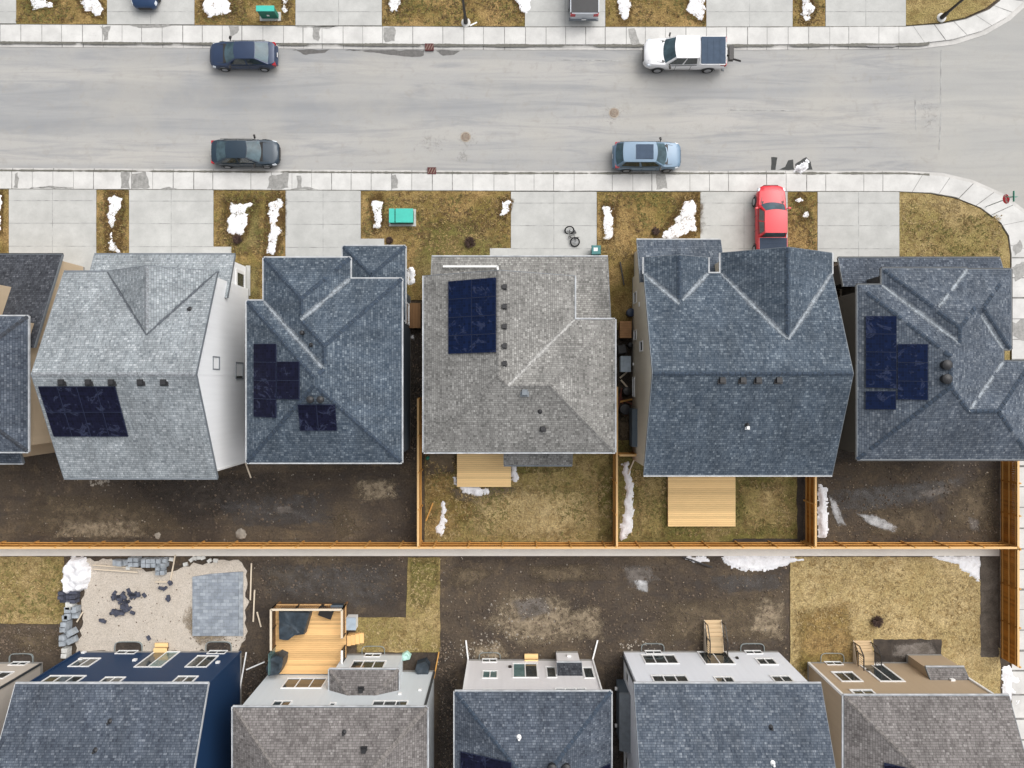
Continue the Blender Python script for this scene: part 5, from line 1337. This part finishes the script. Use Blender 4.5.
cu = bpy.data.curves.new('stop_lettering', 'FONT'); cu.body = 'STOP'; cu.size = .235; cu.align_x = 'CENTER'; cu.align_y = 'CENTER'; cu.extrude = .003; cu.offset = .006
cu.materials.append(M['trim_white']); t0 = bpy.data.objects.new('lettering_curve', cu); COL.objects.link(t0); bpy.context.view_layer.update()
me = bpy.data.meshes.new_from_object(t0.evaluated_get(bpy.context.evaluated_depsgraph_get())); bpy.data.objects.remove(t0)
to = bpy.data.objects.new('lettering', me); COL.objects.link(to); to.parent = e
to.location = (-.071*math.cos(ang), -.071*math.sin(ang), 2.25-.1+.0); to.rotation_euler = (PI/2, 0, -PI/2+ang)
mb = MB(); mb.box(X-.03-.35, X+.35, Y-.012, Y+.012, 2.66, 2.82); mb.build('street_blade', M['sign_green'], e); mb = MB(); mb.box(X-.012, X+.012, Y-.36, Y+.36, 2.83, 2.99); mb.build('street_blade', M['sign_green'], e)

def manhole(px, py, label):
    X, Y, _z = W(px, py); e = empty('manhole', (X, Y, 0), label, 'manhole cover', 'street manholes')
    mb = MB(); mb.lathe((X,Y,.012), [(.38,0),(.38,.006)], 28); o = mb.build('collar', M['iron_edge'], e)
    mb = MB(); mb.lathe((X,Y,.02), [(.30,0),(.30,.004),(.26,.009),(.1,.009)], 28); mb.build('cover', M['iron'], e)
    mb = MB()
    for i in range(-2, 3): mb.box(X-.17, X+.17, Y+i*.09-.012, Y+i*.09+.012, .03, .036)
    mb.build('cover_grip', M['iron_edge'], e)
manhole(465.7, 137, 'pale manhole cover in the road near the south catch basin'); manhole(614, 113, 'rusty manhole cover in the middle of the road')
def basin(px, py, label):
    X, Y, _z = W(px, py); e = empty('catch_basin', (X, Y, 0), label, 'drain grate', 'kerb drains')
    mb = MB(); mb.box(X-.31, X+.31, Y-.25, Y+.25, .03, .134); mb.build('frame', M['red_iron'], e)
    mb = MB()
    for k in range(3):
        a = -.26+k*.19; mb.bar((X+a, Y-.18, .139), (X+a+.17, Y+.18, .139), .05, .012)
    mb.build('grate', M['iron'], e)
basin(429.5, 47.8, 'maroon drain grate at the north kerb beside wet asphalt'); basin(432, 171.3, 'maroon drain grate at the south kerb')

# bicycle lying on its side
X, Y, _z = W(572, 236.5, .15); e = empty('bicycle', (X, Y, ZD), 'black bicycle lying on its side on the driveway', 'bicycle')
def torus(mb, c, R0, r, ax, n=24, m=8, tilt=0):
    i0 = len(mb.v)
    for i in range(n):
        t = 2*PI*i/n
        for j in range(m):
            q = 2*PI*j/m; rr_ = R0+r*math.cos(q); x, y, z = rr_*math.cos(t), rr_*math.sin(t), r*math.sin(q)
            y, z = y*math.cos(tilt)-z*math.sin(tilt), y*math.sin(tilt)+z*math.cos(tilt); mb.v.append((c[0]+x, c[1]+y, c[2]+z))
    for i in range(n):
        for j in range(m):
            mb.f.append((i0+i*m+j, i0+((i+1)%n)*m+j, i0+((i+1)%n)*m+(j+1)%m, i0+i*m+(j+1)%m)); mb.uv.append(None); mb.mi.append(0)
dv = Vector((.43,-.9,0)).normalized()*.46; sv = Vector((-dv.y, dv.x, 0)).normalized()
wa = Vector((X,Y,.16))-dv*1.0; wb_ = Vector((X,Y,.16))+dv*1.0
for c, tl in ((wa, .75), (wb_, .35)):
    mb = MB(); torus(mb, (c.x, c.y, c.z+.12), .31, .05, 'Z', tilt=tl); o = mb.build('wheel', M['rubber'], e, smooth=True)
    mb = MB(); n_ = 10
    for k in range(n_):
        t = PI*k/n_; v = Vector((math.cos(t)*.29, math.sin(t)*.29*math.cos(tl), math.sin(t)*.29*math.sin(tl))); cc = c+Vector((0,0,.12)); mb.bar(cc-v, cc+v, .008)
    mb.build('spokes', M['rim'], o)
ctr = (wa+wb_)/2+Vector((0,0,.14)); a_ = wa+Vector((0,0,.13)); b_ = wb_+Vector((0,0,.13)); bb = ctr-sv*.18; sh = ctr+sv*.14-dv*.35; hh2 = ctr+sv*.12+dv*.62
mb = MB()
for p, q in ((a_, bb), (a_, sh), (sh, bb), (bb, hh2), (sh, hh2), (hh2, b_)): mb.bar(p, q, .035)
mb.build('frame', M['metal_black'], e)
mb = MB(); mb.bar(hh2+sv*.1-Vector((0,0,.1)), hh2+sv*.16+Vector((0,0,.46)), .03); mb.bar(hh2-sv*.28, hh2+sv*.32, .028); mb.build('handlebar', M['metal_black'], e)
mb = MB(); s2 = sh+sv*.16-dv*.05; mb.bar(sh, s2, .03); mb.bar(s2-dv*.28, s2+dv*.28, .13, .06); mb.build('saddle', M['plastic_black'], e)
mb = MB(); mb.bar(bb-dv*.2-sv*.06, bb+dv*.2+sv*.04, .03); torus(mb, tuple(bb), .1, .012, 'Z', 14, 5, .3); mb.build('crank', M['metal_black'], e)

# wheeled bin
X, Y, _z = W(596, 250.5, .9); e = empty('wheelie_bin', (X, Y, ZD), 'teal wheeled bin with pale lid mark beside the bicycle driveway', 'wheeled bin')
mb = MB(); mb.rbox(X, Y, .50, .52, ZD+.08, .98, top=1.12); mb.build('bin_body', M['bin_teal'], e, merge=True)
mb = MB(); mb.rbox(X, Y+.02, .66, .66, .985, 1.06, top=.9); o = mb.build('lid', M['bin_teal'], e)
mb = MB(); mb.rbox(X-.04, Y+.05, .28, .24, 1.063, 1.068); mb.build('lid_mark', M['trim_white'], o)
for s in (-1, 1):
    mb = MB(); mb.lathe((X+s*.24, Y-.26, ZD+.12), [(.12,-.03),(.12,.03)], 14, 'X'); mb.build('wheel', M['rubber'], e)
mb = MB(); mb.bar((X-.26, Y-.38, .93), (X+.26, Y-.38, .93), .04); mb.build('handle', M['plastic_black'], e)

# bare shrubs
def shrub(px, py, r, label, z=ZG, mat='twig', name='shrub'):
    X, Y, _z = W(px, py); e = empty(name, (X, Y, z), label, 'shrub', 'bare garden shrubs'); rr_ = random.Random(int(px*7)); mb = MB()
    for k in range(5): mb.bar((X, Y, z-.02), (X+rr_.uniform(-.1,.1), Y+rr_.uniform(-.1,.1), z+.25), .03)
    mb.build('stem', M[mat], e); mb = MB()
    for k in range(260):
        a = rr_.uniform(0, 2*PI); q = math.sqrt(rr_.random())*r; hh_ = (1-(q/r)**2)*r*1.1+.08
        p = Vector((X+math.cos(a)*q*.6, Y+math.sin(a)*q*.6, z+rr_.uniform(.05, hh_*.7))); d = Vector((math.cos(a), math.sin(a), rr_.uniform(.1,1.2))).normalized()*rr_.uniform(.15,.35)*r/.4
        mb.bar(p, p+d, .022)
    mb.build('twigs', M[mat], e)
shrub(470, 243, .36, 'round dark red shrub on the lawn above the warm grey roof'); shrub(238.5, 240, .3, 'dark twiggy shrub at the end of the chunky snow patch'); shrub(390, 241, .22, 'small dark shrub beside the concrete step of the blue hip roof')
shrub(876, 620.5, .36, 'lone dark shrub in the middle of the tan lawn', .05); shrub(655, 232, .26, 'flattened brown shrub beside the large diagonal snow drift')

# ------------------------------------------------------------------ side yards, odds and ends
def thing(name, label, cat, parts, group=None):
    xs = [v for _, m, _ in parts for v in m.v]; c = (sum(v[0] for v in xs)/len(xs), sum(v[1] for v in xs)/len(xs), min(v[2] for v in xs))
    if len(parts) == 1:
        n, m, mt = parts[0]; m.v = [(a-c[0], b-c[1], d-c[2]) for a, b, d in m.v]; o = m.build(name, M[mt]); o.location = c; return tag(o, label, cat, group)
    e = empty(name, c, label, cat, group)
    for n, m, mt in parts: m.build(n, M[mt], e)
    return e
def crate(x0, x1, y0, y1, z, mat, label, cat, name='crate', slat='x', legs=False):
    A, B, C, D = XW(x0,z), XW(x1,z), YW(y1,z), YW(y0,z); b = MB(); b.box(A+.03, B-.03, C+.03, D-.03, .03, z-.05); t = MB(); n = max(2, int((B-A)/.16)) if slat == 'x' else max(2, int((D-C)/.16))
    for i in range(n):
        if slat == 'x': t.box(A+(B-A)*i/n+.008, A+(B-A)*(i+1)/n-.008, C, D, z-.05, z)
        else: t.box(A, B, C+(D-C)*i/n+.008, C+(D-C)*(i+1)/n-.008, z-.05, z)
    return thing(name, label, cat, [('crate_body', b, 'brown_wood' if mat != 'blue_plastic' else mat), ('slatted_lid', t, mat)])
crate(407.5, 420.5, 303, 328, .7, 'brown_wood', 'long slatted wooden crate in the dark side yard beside the blue house', 'crate')
crate(620, 631.5, 321, 338, .9, 'cardboard', 'brown wooden box in the cluttered passage beside the beige wall', 'box', slat='y')
crate(620.5, 631, 356, 372, .8, 'blue_plastic', 'pale blue plastic storage chest in the cluttered passage', 'storage chest', name='storage_chest', slat='x')
def binbag(px, py, r, h_, mat, label, cat='bin', name='bin', sq=False):
    X, Y, _z = W(px, py, h_/2); m = MB()
    if sq: m.rbox(X, Y, r*2, r*2, .02, h_, .2, top=.9)
    else: m.lathe((X,Y,.02), [(r*.8,0),(r*.95,h_*.3),(r,h_*.8),(r*.9,h_)], 14)
    l = MB()
    if sq: l.rbox(X, Y, r*2.05, r*2.05, h_+.003, h_+.07, .2, top=.85)
    else: l.lathe((X,Y,h_+.003), [(r*1.03,0),(r*.9,.06),(r*.2,.1)], 14)
    return thing(name, label, cat, [('bin_body', m, mat), ('lid', l, mat)])
binbag(621, 349.5, .3, .9, 'plastic_black', 'square black bin between the brown box and the pale blue chest', sq=True); binbag(630, 345, .18, .5, 'plastic_black', 'small black bucket beside the beige wall', name='bucket', cat='bucket')
binbag(626, 391, .3, .8, 'metal_black', 'round black bin above the pile of red timber', name='bin'); binbag(624, 409, .38, .9, 'plastic_black', 'large black barrel below the red timber', name='barrel', cat='barrel')
binbag(630, 313, .3, .7, 'navy_plastic', 'dark blue tub at the lawn end of the passage', name='tub', cat='tub')
rr2 = random.Random(5)
for i, (x0, y0, x1, y1, m, l) in enumerate([(618,398,632,404,'maroon','reddish plank lying across the passage'),(620,394,626,416,'maroon','reddish plank leaning along the passage fence'),(619,402,633,399,'cedar_rail','orange plank on top of the red planks'),(616.5,415,622,388,'maroon','long red-brown plank by the fence post'),
        (620,378,627,372,'lumber','grey bent board above the black bin'),(621,380,628,388,'lumber','grey short board beside the black bin'),(605,690,606,768,'brown_wood','brown fence board in the dark gap of the lower row'),
        (250.5,600,251.8,563,'lumber','pale form board standing at the right of the paver patio'),(253,622,254.5,590,'lumber','thin pale board lying on the soil right of the patio'),(257,612,261,627,'lumber','short thin board lying aslant right of the patio'),
        (93,565,142,568.5,'lumber','long pale plank behind the sand yard'),(94,569,138,572,'lumber','second long plank lying just in front of the first'),(175,555,170,582,'lumber','thin pole propped at the back of the sand yard'),(155,582,170,582,'lumber','thin screed board near the back of the sand yard'),
        (83,612,77,622,'lumber','short broken board by the block stacks'),(246.5,652,240,690,'trim_white','white downspout length leaning beside the navy house'),(246,670,264.5,662,'trim_white','white downspout length lying towards the deck'),
        (245,462,251,478,'lumber','thin pale lath at the rear corner of the blue hip roof'),(439,652,434,678,'cedar_rail','orange lath beside the dark soil of the lower yard'),(683,557,712,567,'plastic_black','black pipe lying on the soil below the fence'),(433,503,426,521,'cedar_rail','thin orange stake beside the left yard fence'),
        (634,455,645,464,'metal_black','dark metal bar beside the beige wall corner'),(628,474,634,460,'lumber','grey board leaning over the long snow strip'),(624,285,620,262,'metal_black','thin dark rod on the lawn beside the beige house'),(477,22,470,25.5,'trim_white','small white stick on the lawn by the lamp post')]):
    m_ = MB(); a, b = W(x0, y0, .15), W(x1, y1, .15); m_.bar((a[0],a[1],.10+.03*(i%4)), (b[0],b[1],.12+.03*(i%4)), .12 if i < 7 else .09, .05); thing('plank' if m not in ('trim_white','metal_black','plastic_black') else 'loose_pipe', l, 'plank' if m not in ('trim_white','metal_black','plastic_black') else 'pipe', [('plank', m_, m)])
m_ = MB(); m_.box(XW(246.8), XW(251), YW(296), YW(266), .05, .2); thing('concrete_pad', 'narrow concrete pad at the foot of the white-walled house side window', 'pad', [('pad', m_, 'drive')])

# deck furniture
def drape(name, label, cat, px, z0, z1, mat, bumps=.1):
    P = PX(px, (z0+z1)/2); n = len(P); c = Vector((sum(p[0] for p in P)/n, sum(p[1] for p in P)/n, 0)); m = MB(); O = ragged(P, .03, .15, 7); rings = []
    for t, zz in ((1.0, z0), (.98, z1*.8+z0*.2), (.93, z1), (.6, z1+bumps*.3), (.25, z1-bumps*.3)):
        rings.append([(c.x+(x-c.x)*t, c.y+(y-c.y)*t, zz+bumps*.6*noise.noise(Vector((x*2.5, y*2.5, t*5)))*(t < .97)) for x, y in O])
    for a, b in zip(rings, rings[1:]):
        for k in range(len(O)): m.face([a[k], a[(k+1)%len(O)], b[(k+1)%len(O)], b[k]])
    m.face(rings[-1]); o = c.to_tuple(); m.v = [(x-o[0], y-o[1], z-z0) for x, y, z in m.v]
    ob = m.build(name, M[mat], smooth=True); ob.location = (o[0], o[1], z0); tag(ob, label, cat); return ob
drape('covered_sofa', 'large charcoal covered corner sofa on the railed deck', 'covered sofa', [(279.5,609),(312,610),(308,624),(305.5,633.5),(296,634),(289,639.5),(279.5,638.5)], .86, 1.55, 'tarp')
drape('covered_grill', 'charcoal covered grill at the lower left corner of the railed deck', 'covered grill', [(272,656),(280,652),(286,655),(285,664),(281,672),(270,674),(268,665)], .86, 1.9, 'tarp')
drape('bin_bag', 'dark blue bulging bag beside the pale blue-grey wall', 'bag', [(417,662),(426,659),(430,664),(429,673),(420,675),(415,669)], .02, .7, 'tarp')
drape('plastic_tub', 'pale mint crumpled tub beside the window bump-out', 'tub', [(402,654),(407,651),(411,655),(410,659),(403,660)], .02, .4, 'mint')
X, Y, _z = W(326.5, 612, 1.2); p1 = MB(); p1.rbox(X, Y, .95, .75, 1.25, 1.31, -.35); p2 = MB()
for a, b in ((-.4,-.3),(.4,-.3),(.4,.3),(-.4,.3)):
    c_, s_ = math.cos(-.35), math.sin(-.35); p2.rbox(X+a*c_-b*s_, Y+a*s_+b*c_, .07, .07, .86, 1.25)
thing('patio_table', 'small dark slanted side table on the railed deck', 'table', [('tabletop', p1, 'metal_black'), ('leg', p2, 'metal_black')])
X, Y, _z = W(338, 606.5, 1.0); m1 = MB(); m1.box(X-.4, X+.4, Y-.18, Y+.18, .87, 1.3); m2 = MB(); m2.box(X-.42, X+.42, Y-.2, Y+.2, 1.303, 1.36); thing('deck_box', 'small slate storage box in the upper right corner of the railed deck', 'storage box', [('box_body', m1, 'tarp'), ('lid', m2, 'wall_slate')])
X, Y, _z = W(352, 623, .6); m1 = MB(); m1.box(X-.38, X+.3, Y-.42, Y+.42, .02, .75); m2 = MB(); m2.box(X-.4, X+.32, Y-.44, Y+.44, .753, .8); thing('air_conditioner', 'pale cabinet standing beside the deck stair', 'air conditioner', [('cabinet', m1, 'trim_white'), ('top_panel', m2, 'blue_plastic')])
X, Y, _z = W(429, 458, .3); m1 = MB(); m1.lathe((X-.1,Y,.05), [(.12,0),(.12,.5),(.03,.6)], 12); thing('gas_bottle', 'small dark green canister by the fence left of the deck', 'canister', [('bottle', m1, 'green')])

# paving blocks
rb = random.Random(11)
G = 'loose dark paving blocks on the sand'
base = None
for (cx, cy, sx, sy_, n) in ((118,596,4,4,10),(114,612,7,2.2,11),(125,604,3.5,4,9),(133,594,8,2.5,10),(104,619.5,1.8,2.5,2),(128,611,8,2,5),(170,598,1.5,2.5,2),(163,588,3,1,2),(171,582,3,1,2),(151,637,1.5,1,1)):
    for k in range(n):
        x, y = cx+rb.gauss(0, sx*.6), cy+rb.gauss(0, sy_*.6); X, Y, _z = W(x, y); m = MB(); m.rbox(0, 0, .34, .2, 0, .12, 0); 
        if base is None: base = m.build('paving_block', M['block_dark']); o = base
        else: o = base.copy(); COL.objects.link(o)
        o.location = (X, Y, .022+(.0 if rb.random() < .6 else .122)); o.rotation_euler = (0, 0, rb.uniform(0, PI)); tag(o, 'dark grey paving block tumbled loosely on the pale sand', 'paving block', G)
def stack(px, py, nx_, ny_, nz, mat, label, bx_=.42, by_=.3, bz=.2, rot=0):
    X, Y, _z = W(px, py, nz*bz*.5); e = empty('block_stack', (X, Y, 0), label, 'block stack', 'stacks of landscaping blocks'); k = 0
    for i in range(nx_):
        for j in range(ny_):
            for q in range(nz-(1 if rb.random() < .25 else 0)):
                m = MB(); m.rbox(X+(i-(nx_-1)/2)*(bx_+.03)+rb.uniform(-.02,.02), Y+(j-(ny_-1)/2)*(by_+.03)+rb.uniform(-.02,.02), bx_, by_, .02+q*bz, .02+(q+1)*bz-.012, rb.uniform(-.06,.06)+rot, top=.94); m.build('block', M[mat], e)
stack(69, 596.5, 3, 3, 3, 'block_dark', 'dark blue-grey block stack directly below the snow heap', .4, .26); stack(71, 605, 1, 2, 3, 'block_white', 'pale block column below the dark stack', .5, .24); stack(72.5, 612, 2, 2, 3, 'block', 'square grey block stack at the middle of the row beside the sand', .42, .42)
stack(66.5, 620.5, 1, 2, 4, 'block', 'slim grey block column on the row left of the sand', .4, .4); stack(66, 628, 1, 1, 4, 'block', 'single grey block column below the slim pair', .42, .38); stack(72, 632, 1, 1, 3, 'block', 'tilted grey slab stack beside the broken board', .5, .45, rot=.5)
stack(65, 639, 1, 2, 4, 'block', 'grey block column near the navy house end of the row', .42, .36); stack(72.5, 640, 1, 1, 3, 'block', 'grey slab stack near the navy house', .5, .42, rot=.4); stack(66.5, 652, 1, 2, 3, 'block_white', 'whitish block pair at the corner of the navy house', .42, .32)
stack(121, 562.5, 3, 1, 3, 'block', 'flat grey slab stack on the planks behind the sand yard', .34, .42); stack(135, 561.5, 2, 2, 3, 'block', 'rounded pair of grey block stacks in the back row', .34, .3); stack(133, 567.5, 3, 1, 1, 'block_white', 'low line of whitish blocks in front of the back row', .3, .26); stack(155, 562.5, 5, 2, 3, 'block', 'wide grey block pallet stack in the back row', .32, .3)
stack(161, 570, 2, 2, 2, 'block', 'leaning small grey block stack at the right of the back row', .3, .3)
wb0 = None
for i, (x, y) in enumerate(((172,559),(186,564),(192,559.5),(195,558),(199.5,557.5),(203.5,557.5),(210,560.5),(216,560.3))):
    X, Y, _z = W(x, y)
    if wb0 is None: m = MB(); m.rbox(0, 0, .32, .26, 0, .14, 0, top=.9); wb0 = m.build('stone_block', M['block_white']); o = wb0
    else: o = wb0.copy(); COL.objects.link(o)
    o.location = (X, Y, .01); o.rotation_euler = (0, 0, rb.uniform(-.7,.7)); tag(o, 'white stone block in the scattered line behind the sand yard', 'stone block', 'white stone blocks behind the sand yard')
# rubble lumps
for x, y, s, l in ((241,534,.45,'pale rock by the cedar fence in the muddy yard'),(158,535.5,.25,'small pale rock by the cedar fence in the muddy yard')):
    X, Y, _z = W(x, y); m = MB(); m.lathe((X,Y,-.02), [(s*.8,0),(s*.9,s*.25),(s*.6,s*.5),(s*.15,s*.6)], 9); m.v = [(a+R.uniform(-.06,.06), b+R.uniform(-.08,.08), c) for a, b, c in m.v]; thing('rock', l, 'rock', [('rock', m, 'stone')], 'pale rocks by the fence')

# ------------------------------------------------------------------ camera, light, world
cd = bpy.data.cameras.new('camera'); cd.sensor_width = 36; cd.lens = 36*F/1024; cd.clip_end = 2000
co = bpy.data.objects.new('camera', cd); COL.objects.link(co); co.location = (0, 0, H); S.camera = co
el, az = math.radians(52), math.radians(45)   # direction to the sun, azimuth clockwise from north
sd_ = Vector((math.sin(az)*math.cos(el), math.cos(az)*math.cos(el), math.sin(el)))
ld = bpy.data.lights.new('sun', 'SUN'); ld.energy = 1.35; ld.angle = math.radians(70); ld.color = (1, .965, .92)
lo = bpy.data.objects.new('sun', ld); COL.objects.link(lo); lo.rotation_euler = sd_.to_track_quat('Z', 'Y').to_euler(); lo.location = (0, 0, 80)
w = bpy.data.worlds.new('World'); S.world = w; w.use_nodes = True; nt = w.node_tree
sk = nt.nodes.new('ShaderNodeTexSky'); sk.sky_type = 'NISHITA'; sk.sun_disc = False; sk.sun_elevation = el; sk.sun_rotation = az; sk.dust_density = 4
hs = nt.nodes.new('ShaderNodeHueSaturation'); hs.inputs['Saturation'].default_value = .22
bg = nt.nodes['Background']; nt.links.new(sk.outputs[0], hs.inputs['Color']); nt.links.new(hs.outputs[0], bg.inputs['Color']); bg.inputs['Strength'].default_value = .14
S.view_settings.view_transform = 'Standard'; S.view_settings.look = 'None'; S.view_settings.gamma = 1; S.view_settings.exposure = .42; S.view_settings.use_curve_mapping = False
S.render.engine = 'CYCLES'; S.cycles.use_denoising = True; S.cycles.max_bounces = 6
